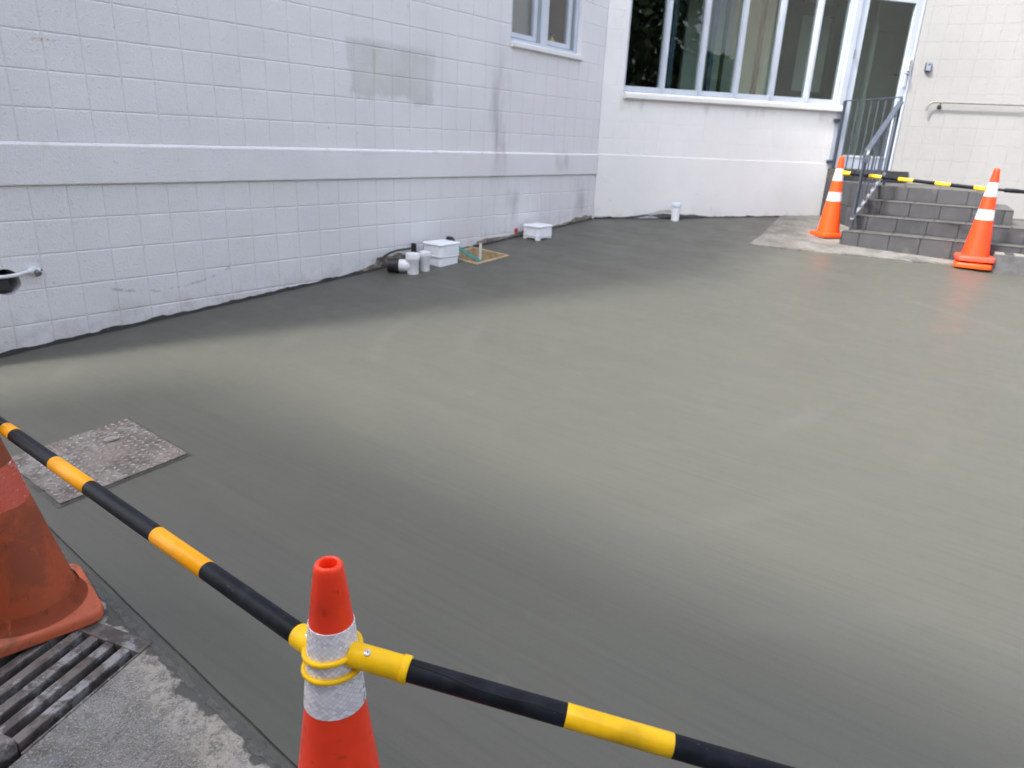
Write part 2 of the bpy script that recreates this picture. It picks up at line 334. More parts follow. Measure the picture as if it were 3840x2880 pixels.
PANEL = M_simple('olive_partition', (.46, .48, .42), .6, 0, .05, 3); BLIND = M_simple('grey_roller_blind', (.25, .26, .255), .8, 0, .04, 4)
FRAMED = M_simple('dark_joinery', (.018, .019, .024), .45, 0, .1, 8); BLUEF = M_simple('blue_steel_post', (.05, .09, .15), .5, 0, .1, 8)
LEAF = M_simple('tree_leaf', (.045, .075, .025), .7, 0, .4, .6); BARK = M_simple('tree_bark', (.09, .07, .05), .9, 0, .2, 8)
NEIGH = M_simple('weathered_render', (.42, .41, .39), .8, 0, .08, 2, .3, 60, .005)
POLY = M_simple('black_polythene', (.03, .032, .036), .3, 0, .4, 25, .5, 30, .01); POLYG = M_simple('grey_polythene', (.22, .22, .25), .35, 0, .3, 25, .4, 30, .01)

# ------------------------------------------------------------------ mesh helpers
class MB:
    def __init__(s): s.v = []; s.f = []; s.uv = {}
    def add(s, vs, fs, uvs=None):
        k = len(s.v); s.v += [Vector(x) for x in vs]
        for i, f in enumerate(fs):
            if uvs: s.uv[len(s.f)] = uvs[i]
            s.f.append([k + j for j in f])
        return s
    def hexa(s, c):            # 8 corners: bottom loop then top loop
        return s.add(c, [(3, 2, 1, 0), (4, 5, 6, 7), (0, 1, 5, 4), (1, 2, 6, 5), (2, 3, 7, 6), (3, 0, 4, 7)])
    def box(s, f, u0, u1, w0, w1, z0, z1):
        return s.hexa([f.P(u0, w1, z0), f.P(u1, w1, z0), f.P(u1, w0, z0), f.P(u0, w0, z0), f.P(u0, w1, z1), f.P(u1, w1, z1), f.P(u1, w0, z1), f.P(u0, w0, z1)])
    def bar(s, a, b, wd, ht, up=(0, 0, 1)):
        a, b = Vector(a), Vector(b); d = (b - a).normalized(); sx = d.cross(Vector(up)).normalized(); sy = sx.cross(d)
        c = []
        for p in (a, b):
            c += [p + sx * i * wd / 2 + sy * j * ht / 2 for i, j in ((-1, -1), (1, -1), (1, 1), (-1, 1))]
        return s.hexa(c)
    def tube(s, pts, r, n=12, caps=True, closed=False):
        pts = [Vector(p) for p in pts]; rr = r if hasattr(r, '__len__') else [r] * len(pts); k = len(s.v); m = len(pts); up = None
        for i, p in enumerate(pts):
            if closed: d = (pts[(i + 1) % m] - pts[i - 1]).normalized()
            else: d = (pts[min(i + 1, m - 1)] - pts[max(i - 1, 0)]).normalized()
            if up is None: up = Vector((0, 0, 1)) if abs(d.z) < .9 else Vector((1, 0, 0))
            x = d.cross(up).normalized(); up = x.cross(d).normalized()
            s.v += [p + (x * math.cos(2 * math.pi * j / n) + up * math.sin(2 * math.pi * j / n)) * rr[i] for j in range(n)]
        for i in range(m if closed else m - 1):
            a = k + i * n; b = k + ((i + 1) % m) * n
            for j in range(n):
                s.uv[len(s.f)] = [((j + q) / n, (i + e) / max(1, m - 1)) for q, e in ((0, 0), (1, 0), (1, 1), (0, 1))]
                s.f.append([a + j, a + (j + 1) % n, b + (j + 1) % n, b + j])
        if caps and not closed: s.f.append(list(range(k, k + n))[::-1]); s.f.append(list(range(k + (m - 1) * n, k + m * n)))
        return s
    def lathe(s, prof, n=40, c=(0, 0, 0), jit=None):
        c = Vector(c); k = len(s.v)
        for i, (r, z) in enumerate(prof):
            for j in range(n):
                a = 2 * math.pi * j / n; rr = r * (jit(i, a) if jit else 1); s.v.append(c + Vector((rr * math.cos(a), rr * math.sin(a), z)))
        for i in range(len(prof) - 1):
            for j in range(n):
                s.uv[len(s.f)] = [(j / n, prof[i][1]), ((j + 1) / n, prof[i][1]), ((j + 1) / n, prof[i + 1][1]), (j / n, prof[i + 1][1])]
                s.f.append([k + i * n + j, k + i * n + (j + 1) % n, k + (i + 1) * n + (j + 1) % n, k + (i + 1) * n + j])
        return s
    def mesh(s, name, origin=(0, 0, 0), smooth=False, rotz=0):
        o = Vector(origin); me = bpy.data.meshes.new(name); rm = Matrix.Rotation(-rotz, 3, 'Z')
        me.from_pydata([rm @ (v - o) for v in s.v], [], s.f); me.update()
        if s.uv:
            ul = me.uv_layers.new(name='UVMap')
            for i, pl in enumerate(me.polygons):
                if i in s.uv:
                    for q, li in enumerate(pl.loop_indices): ul.data[li].uv = s.uv[i][q]
        bm = bmesh.new(); bm.from_mesh(me); bmesh.ops.recalc_face_normals(bm, faces=bm.faces); bm.to_mesh(me); bm.free()
        if smooth: smooth_mesh(me)
        return me
    def build(s, name, mat, parent=None, smooth=False, bevel=0, origin=None, **kw):
        org = Vector(origin) if origin is not None else (root_loc(parent) if parent else Vector())
        me = s.mesh(name, org, smooth); return link(name, me, mat, parent, org if not parent else None, bevel, **kw)
def smooth_mesh(me, ang=38):
    me.polygons.foreach_set('use_smooth', [True] * len(me.polygons))
    try: me.set_sharp_from_angle(angle=R(ang))
    except Exception: pass
def root_loc(o):
    p = Vector()
    while o is not None: p = p + o.location; o = o.parent
    return p
def link(name, me, mat, parent=None, loc=None, bevel=0, kind=None, label=None, category=None, group=None):
    o = bpy.data.objects.new(name, me); COL.objects.link(o)
    if mat and not me.materials: me.materials.append(mat)
    if parent: o.parent = parent
    if loc is not None: o.location = loc
    if bevel:
        b = o.modifiers.new('bevel', 'BEVEL'); b.width = bevel; b.segments = 2; b.limit_method = 'ANGLE'; b.angle_limit = R(40)
    tag(o, label, category, group, kind); return o
def tag(o, label=None, category=None, group=None, kind=None):
    for k, v in (('label', label), ('category', category), ('group', group), ('kind', kind)):
        if v: o[k] = v
def thing(name, loc, label, category, group=None, rotz=0):
    o = bpy.data.objects.new(name, None); COL.objects.link(o); o.location = loc; o.rotation_euler = (0, 0, rotz); o.empty_display_size = .1
    tag(o, label, category, group); return o
def bool_cut(o, cutter_mb):
    cm = cutter_mb.mesh('cutter'); c = bpy.data.objects.new('cutter', cm); COL.objects.link(c)
    bpy.context.view_layer.update()
    m = o.modifiers.new('cut', 'BOOLEAN'); m.operation = 'DIFFERENCE'; m.object = c; m.solver = 'EXACT'
    dg = bpy.context.evaluated_depsgraph_get(); me = bpy.data.meshes.new_from_object(o.evaluated_get(dg))
    o.modifiers.clear(); o.data = me; bpy.data.objects.remove(c); bpy.data.meshes.remove(cm)
def grid_sheet(name, pfun, us, ws, mat, skip=None, **kw):
    m = MB(); nu, nw = len(us), len(ws); m.v = [pfun(u, w_) for u in us for w_ in ws]
    for i in range(nu - 1):
        for j in range(nw - 1):
            if skip and skip((us[i] + us[i + 1]) / 2, (ws[j] + ws[j + 1]) / 2): continue
            m.f.append([i * nw + j, (i + 1) * nw + j, (i + 1) * nw + j + 1, i * nw + j + 1])
    return m
def frange(a, b, st, extra=()):
    n = max(1, round((b - a) / st)); l = [a + (b - a) * i / n for i in range(n + 1)] + list(extra)
    l = sorted(l); out = [l[0]]
    for x in l[1:]:
        if x - out[-1] > 1e-4: out.append(x)
    return out

# ================================================================== GROUND
PIT = (-2.765, -2.29, .03, .50)          # u0,u1,w0,w1 in frame A
EDGE_D = Vector((.792, -.611, 0)); EDGE_N = Vector((-.611, -.792, 0)); EDGE_P = Vector((-.998, 1.694, 0))   # join of old and new concrete
m = grid_sheet('x', lambda u, w_: G(A, u, w_), frange(-11, 6.5, .25, PIT[:2]), frange(-.03, 10, .25, PIT[2:]), None,
               lambda u, w_: PIT[0] < u < PIT[1] and PIT[2] < w_ < PIT[3])
me = m.mesh('new_concrete')
bm = bmesh.new(); bm.from_mesh(me)
bmesh.ops.bisect_plane(bm, geom=bm.verts[:] + bm.edges[:] + bm.faces[:], plane_co=EDGE_P + EDGE_N * .02, plane_no=EDGE_N, clear_outer=True)
bmesh.ops.recalc_face_normals(bm, faces=bm.faces); bm.to_mesh(me); bm.free(); smooth_mesh(me)
link('new_concrete', me, CONC, kind='structure', label='freshly trowelled damp grey concrete slab filling the yard')
# old footpath with a hole for the grate
GR_O = gp(-1.04, 1.71); GR_1 = Vector((-.33, -.944, 0)).normalized(); GR_2 = Vector((-.944, .33, 0)).normalized(); GR_L, GR_W = .47, .46
def in_grate(x, y, mg=.02):
    q = Vector((x, y, 0)) - Vector((GR_O.x, GR_O.y, 0)); a, b = q.dot(GR_1), q.dot(GR_2); return mg < a < GR_L - mg and mg < b < GR_W - mg
def slabp(s_, r_):
    p = EDGE_P + EDGE_D * s_ + EDGE_N * r_
    if r_ < .001: p = p + EDGE_N * ((noise.noise(Vector((s_ * 9, 3, 0))) * .5 + noise.noise(Vector((s_ * 31, 7, 0))) * .3) * .022 - .004)
    return gp(p.x, p.y, .007)
def skip_slab(s_, r_):
    p = EDGE_P + EDGE_D * s_ + EDGE_N * r_; return in_grate(p.x, p.y)
ss = frange(-6, -1.2, .2)[:-1] + frange(-1.2, 1.6, .022) + frange(1.6, 6, .2)[1:]
m = grid_sheet('x', slabp, ss, frange(0, 1.1, .022) + frange(1.1, 6, .25)[1:], None)
nw = len(frange(0, 1.1, .022) + frange(1.1, 6, .25)[1:])
k = len(m.v); edge = [i * nw for i in range(len(ss))]
m.v += [m.v[i] - Vector((0, 0, .05)) for i in edge]
for i in range(len(ss) - 1): m.f.append([edge[i], edge[i + 1], k + i + 1, k + i])
fp = m.build('old_footpath', OLD, kind='structure', label='old stained concrete footpath at lower left beside the new slab')
bm = bmesh.new(); bm.from_mesh(fp.data)
for co, no in ((GR_O, GR_1), (GR_O + GR_1 * GR_L, GR_1), (GR_O, GR_2), (GR_O + GR_2 * GR_W, GR_2)):
    bmesh.ops.bisect_plane(bm, geom=bm.verts[:] + bm.edges[:] + bm.faces[:], plane_co=co, plane_no=no)
bmesh.ops.delete(bm, geom=[f for f in bm.faces if in_grate(*f.calc_center_median()[:2], 0)], context='FACES')
bm.to_mesh(fp.data); bm.free(); smooth_mesh(fp.data)
# raised dark lip of slurry along the join
m = MB(); n_ = 220
for i in range(n_):
    s_ = -2.4 + 4.6 * i / (n_ - 1); c = EDGE_P + EDGE_D * s_ + EDGE_N * (.012 + .010 * noise.noise(Vector((s_ * 13, 1, 0))))
    wd = .016 + .012 * noise.noise(Vector((s_ * 21, 9, 0))); h = .0015 + .003 * (noise.noise(Vector((s_ * 34, 5, 0))) + .4)
    a = c - EDGE_N * wd; b = c + EDGE_N * wd; m.v += [gp(a.x, a.y, .001), gp(c.x, c.y, .006 + max(0, h)), gp(b.x, b.y, .0085)]
    if i: q = i * 3; m.f += [[q - 3, q, q + 1, q - 2], [q - 2, q + 1, q + 2, q - 1]]
m.build('slurry_lip', M_simple('wet_slurry', (.074, .074, .066), .6, 0, .3, 30, .8, 70, .008), kind='stuff', smooth=True, label='rough dark slurry lip where new concrete meets old footpath')
m = MB()  # flat dark strip paints the shade of the tooled groove, no recess cut
for i in range(300):
    s_ = -2.4 + 4.6 * i / 299; c = EDGE_P + EDGE_D * s_ + EDGE_N * (-.018 + .003 * noise.noise(Vector((s_ * 6, 2, 0)))); wd = .0022 + .0016 * noise.noise(Vector((s_ * 40, 4, 0)))
    a = c - EDGE_N * wd; b = c + EDGE_N * wd; m.v += [gp(a.x, a.y, .0032), gp(b.x, b.y, .0042)]
    if i: q = i * 2; m.f.append([q - 2, q, q + 1, q - 1])
m.build('slab_edge_groove', M_simple('groove_shade', (.022, .022, .02), .9), kind='stuff', label='thin tooled groove along the edge of the new slab')
# apron of older concrete round the steps
ap = [(2.545, 7.86), (3.20, 7.655), (4.49, 7.30), (5.05, 6.98), (7.5, 5.9), (7.5, 9.0), (6.2, 9.5), (4.3, 9.93), (3.52, 9.715), (3.05, 8.8), (2.77, 8.24)]
def densify(poly, st, amp):
    out = []
    for i, a in enumerate(poly):
        b = poly[(i + 1) % len(poly)]; n = max(1, int(math.dist(a, b) / st))
        for q in range(n):
            x = a[0] + (b[0] - a[0]) * q / n; y = a[1] + (b[1] - a[1]) * q / n
            d = noise.noise(Vector((x * 5, y * 5, 0))) * amp; out.append((x + d, y + d))
    return out
ap = densify(ap, .12, .05); m = MB()
m.add([gp(x, y, .014) for x, y in ap] + [gp(x, y, -.05) for x, y in ap], [list(range(len(ap)))] + [[i, (i + 1) % len(ap), len(ap) + (i + 1) % len(ap), len(ap) + i] for i in range(len(ap))])
m.build('old_concrete_apron', APRON, kind='structure', label='weathered strip of old concrete around the foot of the steps')
# street and land beyond the yard
def far_h(x, y): return gp(x, max(-6, min(12, y)), -.03)
xs = [-120, -60, -30, -14, -9, 9, 14, 30, 60, 120]; ys = [-120, -60, -30, -14, -5, 0, 4, 8, 13, 30, 60, 120]
m = grid_sheet('x', far_h, xs, ys, None, lambda x, y: -9 < x < 9 and -5 < y < 13); m.build('street_ground', ASPH, kind='structure', label='dark asphalt ground around the yard')

# ================================================================== BUILDING
TOP = 5.7
BLOCK_TOP = 3.2
bld = thing('building', A.P(0, 0, -.9), 'pale painted concrete block building with windows, glazed door and angled walls', 'building')
BL = bld.location.copy()
ROWS_UP = [-.138, .044] + [.242 + .1985 * i for i in range(22)]
ROWS_LO = [-.376, -.569, -.766, -.967, -1.166, -1.366]
COL0 = -6.132
HOLE = (-6.325, -.905, .075)
# cores (mortar plane), openings left out
WIN_A = (-1.77, -.519, .90, 2.1)
WIN_B = (.27, 4.345, .58, 2.1)
wallA = MB(); wallB = MB(); wallC = MB(); T_ = -.0055; D_ = -.2
wallA.box(A, -5.9, WIN_A[0], D_, T_, -1.9, TOP); wallA.box(A, WIN_A[1], 0, D_, T_, -1.2, TOP)
wallA.box(A, WIN_A[0], WIN_A[1], D_, T_, -1.3, WIN_A[2]); wallA.box(A, WIN_A[0], WIN_A[1], D_, T_, WIN_A[3], TOP)
hb = MB(); hb.box(A, -6.9, -5.9, D_, T_, -1.9, TOP); holed = hb.build('holed', PAINT_A)
hm = MB(); hm.lathe([(HOLE[2], -.4), (HOLE[2], .1)], 40); hm.f += [list(range(40))[::-1], list(range(40, 80))]
def hole_cutter():
    c = MB(); n = 40
    ring = lambda w_: [A.P(HOLE[0] + HOLE[2] * (1 + .03 * math.sin(5 * q)) * math.cos(2 * math.pi * q / n), w_, HOLE[1] + HOLE[2] * math.sin(2 * math.pi * q / n)) for q in range(n)]
    c.v = ring(-.6) + ring(.1)
    c.f = [[q, (q + 1) % n, n + (q + 1) % n, n + q] for q in range(n)] + [list(range(n))[::-1], list(range(n, 2 * n))]
    return c
_bl = BL.copy(); bool_cut(holed, hole_cutter())
wallA.add([v.co.copy() for v in holed.data.vertices], [list(p.vertices) for p in holed.data.polygons]); bpy.data.objects.remove(holed)
coreA = wallA.build('wall', PAINT_A, bld, label='pale blue-grey left block wall')
wallB.box(B, 0, WIN_B[0], D_, T_, -1.2, TOP); wallB.box(B, WIN_B[0], 3.325, D_, T_, -1.2, .585); wallB.box(B, WIN_B[0], 4.345, D_, T_, 2.1, TOP)
wallB.box(B, 3.325, 4.345, D_, -.02, -1.2, -.35)
coreB = wallB.build('wall', PAINT_B, bld, label='cream white block wall below the wide window')
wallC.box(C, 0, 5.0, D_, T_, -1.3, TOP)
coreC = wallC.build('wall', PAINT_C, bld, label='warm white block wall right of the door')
# remaining sides and roof of the building
far = C.P(5.0, 0, 0); m = MB()
p = [A.P(-6.9, -.2, -1.9), A.P(0, -.2, -1.9), B.P(4.345, -.2, -1.9), C.P(5, -.2, -1.9), C.P(5, -9, -1.9), A.P(-6.9, -12, -1.9)]
m.v = [Vector(q) for q in p] + [Vector((q.x, q.y, TOP + ZO)) for q in p]; q = len(p)
m.f = [[q, q + 1, q + 2, q + 3, q + 4, q + 5], [3, 4, q + 4, q + 3], [4, 5, q + 5, q + 4], [5, 0, q, q + 5]]
m.build('roof', M_simple('roof_membrane', (.3, .3, .3), .8), bld)
# blocks
def frustum_px(P):
    v = P - Vector((0, 0, ZO)); x = v.dot(Vector(CR[0])); y = v.dot(Vector(CR[1])); z = v.dot(Vector(CR[2]))
    if z < .1: return None
    return 512 + 700.4 * x / z, 384 + 700.4 * y / z, z
cells = []
def add_cells(f, core, mat, rows, cols, ok, rec):
    for z0, z1 in rows:
        for u0, u1 in cols:
            if not ok(u0, u1, z0, z1): continue
            P = f.P((u0 + u1) / 2, 0, (z0 + z1) / 2); q = frustum_px(P); inview = q is not None and -45 < q[0] < 1069 and -60 < q[1] < 813
            cells.append(((P - Vector((0, 0, ZO))).length if inview else 1e6 + P.y, f, core, mat, u0, u1, z0, z1, rec))
colsA = [(-6.9, COL0 - .6)] + [(COL0 + .2 * i, COL0 + .2 * (i + 1)) for i in range(-3, 31)]; colsA = [(max(-6.9, a), min(0, b)) for a, b in colsA]; colsA[-1] = (colsA[-1][0], 0)
rowsU = list(zip(ROWS_UP[:-1], ROWS_UP[1:])); rowsL = [(b, a) for a, b in zip(ROWS_LO[:-1], ROWS_LO[1:])]
def okA(u0, u1, z0, z1):
    return not (u1 > WIN_A[0] + .03 and u0 < WIN_A[1] - .03 and z1 > WIN_A[2] - .05 and z0 < WIN_A[3])
def splitA(rows):           # cells trimmed at the window opening
    for z0, z1 in rows:
        for u0, u1 in colsA:
            if z1 > BLOCK_TOP: continue
            if z1 > WIN_A[2] and z0 < WIN_A[3] and u1 > WIN_A[0] and u0 < WIN_A[1]:
                if u0 < WIN_A[0] - .02: yield u0, WIN_A[0], z0, z1
                elif u1 > WIN_A[1] + .02: yield WIN_A[1], u1, z0, z1
                elif z0 < WIN_A[2] - .02: yield u0, u1, z0, WIN_A[2]
            else: yield u0, u1, z0, z1
for u0, u1, z0, z1 in list(splitA(rowsU)) + list(splitA(rowsL)): add_cells(A, coreA, PAINT_A, [(z0, z1)], [(u0, u1)], lambda *a: True, .0033)
colsB = [(i * .2, (i + 1) * .2) for i in range(16)] + [(3.2, 3.325)]
for z0, z1 in rowsU:
    for u0, u1 in colsB:
        if z1 > BLOCK_TOP: continue
        if z1 > .585 and z0 < 2.1:
            if u0 < WIN_B[0] - .02:
                add_cells(B, coreB, PAINT_B, [(z0, z1)], [(u0, min(u1, WIN_B[0]))], lambda *a: True, .0012)
            elif z0 < .55: add_cells(B, coreB, PAINT_B, [(z0, .585)], [(u0, u1)], lambda *a: True, .0012)
        else: add_cells(B, coreB, PAINT_B, [(z0, z1)], [(u0, u1)], lambda *a: True, .0012)
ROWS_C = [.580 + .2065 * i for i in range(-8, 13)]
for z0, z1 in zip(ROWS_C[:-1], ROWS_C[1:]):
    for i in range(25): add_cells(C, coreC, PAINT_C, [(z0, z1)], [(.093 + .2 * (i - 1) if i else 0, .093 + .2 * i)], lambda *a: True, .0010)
cells.sort(key=lambda c: c[0])
bcache = {}
def block_mb(du, dz, rec, seed):
    m = MB(); r_ = random.Random(seed); u, z = du / 2, dz / 2
    j1 = lambda: r_.uniform(-.0016, .0016); dp = rec
    ex = [(-1, -1), (1, -1), (1, 1), (-1, 1)]
    back = [(a * u, -dp - .0015, b * z) for a, b in ex]
    floor_ = [(a * (u - .0022) + j1() * .6, -dp + .0006, b * (z - .0022) + j1() * .6) for a, b in ex]
    mid = [(x - math.copysign(.0035, x) + j1() * .5, -dp * .25, y - math.copysign(.0035, y) + j1() * .5) for x, _, y in floor_]
    front = [(x - math.copysign(.0040, x), 0, y - math.copysign(.0040, y)) for x, _, y in mid]
    m.v = [Vector(q) for q in back + floor_ + mid + front]
    for a in (0, 4, 8):
        for i in range(4): m.f.append([a + i, a + (i + 1) % 4, a + 4 + (i + 1) % 4, a + 4 + i])
    m.f.append([12, 13, 14, 15]); return m
stuff = {}
for idx, (dist, f, core, mat, u0, u1, z0, z1, rec) in enumerate(cells):
    uc, zc = (u0 + u1) / 2, (z0 + z1) / 2
    near_hole = f is A and abs(uc - HOLE[0]) < .2 and abs(zc - HOLE[1]) < .19
    if idx < 298 and dist < 1e5:
        key = (round(u1 - u0, 3), round(z1 - z0, 3), rec, mat.name, rnd.randrange(3))
        if near_hole: key = key + (idx,)
        if key not in bcache:
            mm = block_mb(u1 - u0, z1 - z0, rec, sum(map(ord, str(key))) % 999)
            mm.v = [Vector((v.x, -v.y, v.z)) for v in mm.v]      # local y points into the wall
            bcache[key] = mm.mesh('block')
        o = link('block', bcache[key], mat, core, f.P(uc, 0, zc) - BL)
        o.rotation_euler = (0, 0, f.rot)
        if near_hole: bool_cut(o, hole_cutter())
    else:
        mm = block_mb(u1 - u0, z1 - z0, rec, idx % 7); s_ = stuff.setdefault(core.name, (MB(), core, mat))[0]
        s_.add([f.o + f.d * (uc + v.x) + f.n * v.y + Vector((0, 0, zc + v.z + ZO)) for v in mm.v], mm.f)
for nm, (mm, core, mat) in stuff.items(): mm.build('distant_blocks', mat, core, kind='stuff')
# band on the left wall, plinth on the window wall
m = MB(); pr = [(-.004, -.136), (.003, -.138), (.017, -.150), (.019, -.156), (.019, -.366), (.016, -.372), (-.004, -.374)]
def extr(f, us, prof, wob=0):
    mb = MB(); k = len(prof)
    for i, u in enumerate(us):
        for w_, z in prof: mb.v.append(f.P(u, w_ + wob * noise.noise(Vector((u * 3, w_ * 50, z * 9))), z + wob * noise.noise(Vector((u * 5, 4, z * 40)))))
        if i:
            for j in range(k - 1): mb.f.append([(i - 1) * k + j, i * k + j, i * k + j + 1, (i - 1) * k + j + 1])
    mb.f.append(list(range(k))); mb.f.append(list(range((len(us) - 1) * k, len(us) * k))); return mb
extr(A, frange(-6.9, -.0, .08), pr, .0016).build('band_course', PAINT_A, bld)
# plinth foot lifts over the polythene gap
pl = MB(); us = frange(.014, 3.318, .05)
for i, u in enumerate(us):
    lift = .085 * math.exp(-((u - 1.02) / .22) ** 2) + .035 * math.exp(-((u - .72) / .2) ** 2) + .006 * noise.noise(Vector((u * 6, 0, 2)))
    gzz = gz(B.P(u, .01, 0).y) - .002 + lift
    gzz = max(gzz, -.885 + lift * .8)
    for w_, z in ((-.004, -.134), (.004, -.137), (.006, -.144), (.006, gzz + .012), (.003, gzz), (-.03, gzz - .002)): pl.v.append(B.P(u, w_, z))
    if i:
        for j in range(5): pl.f.append([(i - 1) * 6 + j, i * 6 + j, i * 6 + j + 1, (i - 1) * 6 + j + 1])
pl.f += [list(range(6)), list(range((len(us) - 1) * 6, len(us) * 6))]
pl.build('plinth', PAINT_B, bld)
# raw footing under the left wall
m = MB(); us = frange(-6.9, -.02, .03)
for i, u in enumerate(us):
    t_ = max(0, min(1, (u + 4.0) / .7)); h = .004 + t_ * (.045 + .045 * noise.noise(Vector((u * 2.1, 0, 5))) + .022 * noise.noise(Vector((u * 9, 3, 0))))
    if -3.55 < u < -3.05: h += .05
    if -2.62 < u < -2.2: h -= .03
    h = max(h, .003); g0 = gz(A.P(u, 0, 0).y); wv = .004 + .006 * abs(noise.noise(Vector((u * 14, 1, 1))))
    for w_, z in ((-.004, g0 + h), (wv, g0 + h - .006), (wv + .004, g0 + h * .5), (wv + .008, g0 - .03)): m.v.append(A.P(u, w_, z))
    if i:
        for j in range(3): m.f.append([(i - 1) * 4 + j, i * 4 + j, i * 4 + j + 1, (i - 1) * 4 + j + 1])
m.build('footing', RAW, bld, label='raw brown footing exposed under the left wall')
def gap(f, u0, u1, base, wid):
    m = MB(); us = frange(u0, u1, .03)
    for i, u in enumerate(us):
        b = base + wid * (.75 + .6 * noise.noise(Vector((u * 4.3, 0, 1))) + .35 * noise.noise(Vector((u * 15, 2, 1))))
        if b < .008: b = .008
        for w_, h in ((-.02, .012), (.004, .010 + .022 * max(0, .25 + noise.noise(Vector((u * 7, 5, 1))) + .5 * noise.noise(Vector((u * 23, 8, 2))))), (b * .6, .006), (b, .0025)): m.v.append(G(f, u, w_, h))
        if i:
            for j in range(3): m.f.append([(i - 1) * 4 + j, i * 4 + j, i * 4 + j + 1, (i - 1) * 4 + j + 1])
    return m
m = gap(A, -6.9, PIT[0] - .02, .010, .026); m2 = gap(A, PIT[1] + .02, -.02, .01, .024)
m.add(m2.v, m2.f); m3 = gap(B, .02, 3.3, .008, .018); m.add(m3.v, m3.f)
m.build('joint_filler', GAPM, kind='structure', label='dark uneven joint filler between new slab and walls')

# ---- left wall window
wn = MB()
def framebox(f, lst): 
    mb = MB()
    for b in lst: mb.box(f, *b)
    return mb
z0, z1 = WIN_A[2], WIN_A[3]; u0, u1 = WIN_A[0], WIN_A[1]
win = framebox(A, [(u0 + .002, u0 + .04, -.13, -.052, z0 + .035, z1), (u1 - .055, u1 - .002, -.13, -.052, z0 + .035, z1), (u0 + .002, u1 - .002, -.13, -.050, z0 + .003, z0 + .035)]).build('window', ALU, bld, bevel=.002, label='pale aluminium two-sash window in the left wall')
framebox(A, [(-1.205, -1.095, -.125, -.056, z0 + .036, z1)]).build('mullion', ALU, win, bevel=.002)
framebox(A, [(u1 - .085, u1 - .057, -.125, -.064, z0 + .036, z1), (u1 - .118, u1 - .088, -.125, -.074, z0 + .036, z1), (-1.255, -1.207, -.125, -.066, z0 + .036, z1), (u0 + .042, u0 + .065, -.125, -.07, z0 + .036, z1)]).build('track', ALU_D, win)
for a, b in ((u0 + .066, -1.258), (-1.093, u1 - .12)):
    framebox(A, [(a, b, -.118, -.068, z0 + .042, z0 + .088), (a, a + .035, -.118, -.069, z0 + .089, z1), (b - .05, b, -.118, -.069, z0 + .089, z1)]).build('sash', ALU, win, bevel=.002)
    framebox(A, [(a + .036, b - .051, -.098, -.092, z0 + .09, z1)]).build('pane', GLASS_L, win)
MB().box(A, u0 + .08, -1.27, -.150, -.146, z0 + .07, z1).build('blind', BLIND, win)
sl = [(-.05, z0 + .004), (.012, z0 - .008), (.034, z0 - .016), (.036, z0 - .050), (.030, z0 - .056), (-.003, z0 - .056)]
extr(A, frange(u0 - .0, u1 + .012, .1), sl, .001).build('sill', PAINT_A, win)
# ---- wide window
fz0 = .590
wb = framebox(B, [(WIN_B[0] + .002, WIN_B[0] + .03, -.12, -.03, fz0 + .058, 2.1), (WIN_B[0] + .002, 3.30, -.12, -.03, fz0, fz0 + .058), (WIN_B[0] + .002, 3.30, -.12, -.028, 2.04, 2.1)]).build('window', ALU, bld, bevel=.003, label='wide six-pane shopfront window')
mul = [.785, 1.285, 1.79, 2.305, 2.83]; edges = [WIN_B[0] + .03] + mul + [3.262]
for u in mul: framebox(B, [(u - .030, u + .030, -.118, -.024, fz0 + .0585, 2.04), (u - .016, u + .016, -.024, -.012, fz0 + .012, 2.04)]).build('mullion', ALU, wb, bevel=.002)
framebox(B, [(3.262, 3.300, -.12, -.026, fz0 + .0585, 2.04)]).build('end_post', ALU, wb, bevel=.002)
for i in range(6):
    a = edges[i] + (.031 if i else .002); b = edges[i + 1] - (.031 if i < 5 else .002)
    MB().box(B, a, b, -.082, -.076, fz0 + .06, 2.038).build('pane', GLASS, wb)
sl = [(-.03, fz0 - .004), (.014, fz0 - .010), (.046, fz0 - .026), (.052, fz0 - .036), (.052, fz0 - .074), (.046, fz0 - .084), (-.003, fz0 - .085)]
extr(B, frange(WIN_B[0] + .012, 3.385, .1), sl, .0012).build('sill', PAINT_B, wb)
# ---- door
dr = framebox(B, [(3.302, 3.392, -.12, .002, -.2, 2.08), (4.312, 4.345, -.12, -.005, -.2, 2.08), (3.392, 4.312, -.12, 0, 1.985, 2.08)]).build('door', ALU, bld, bevel=.004, label='aluminium framed glass entrance door')
lf = framebox(B, [(3.398, 3.505, -.07, -.015, -.195, 1.98), (4.212, 4.306, -.07, -.015, -.195, 1.98), (3.505, 4.212, -.07, -.016, 1.845, 1.98), (3.505, 4.212, -.07, -.016, -.195, -.045)]).build('door_leaf', ALU, dr, bevel=.004)
framebox(B, [(3.5055, 4.2115, -.016, -.008, -.045, -.02), ]).build('glazing_bead', M_simple('bead_white', (.75, .77, .8), .3), dr)
MB().box(B, 3.506, 4.211, -.045, -.039, -.04, 1.844).build('pane', GLASS, dr)
for z in (1.2, .35): MB().box(B, 3.386, 3.404, .0025, .012, z - .05, z + .05).build('hinge', STEEL, dr)
kp = MB().box(B, 4.255, 4.30, -.014, .014, 1.06, 1.21).build('keypad', WHITEP, dr, bevel=.006)
b = MB()
for r_ in range(6):
    for c_ in range(2): b.box(B, 4.262 + c_ * .018, 4.274 + c_ * .018, .0145, .018, 1.078 + r_ * .02, 1.09 + r_ * .02)
b.build('keypad_button', STEEL, dr)
m = MB(); m.tube([B.P(4.272, -.014, 1.015), B.P(4.272, .035, 1.015), B.P(4.262, .045, 1.015), B.P(4.19, .048, 1.018)], .009, 10); m.build('handle', ALU_D, dr, smooth=True)
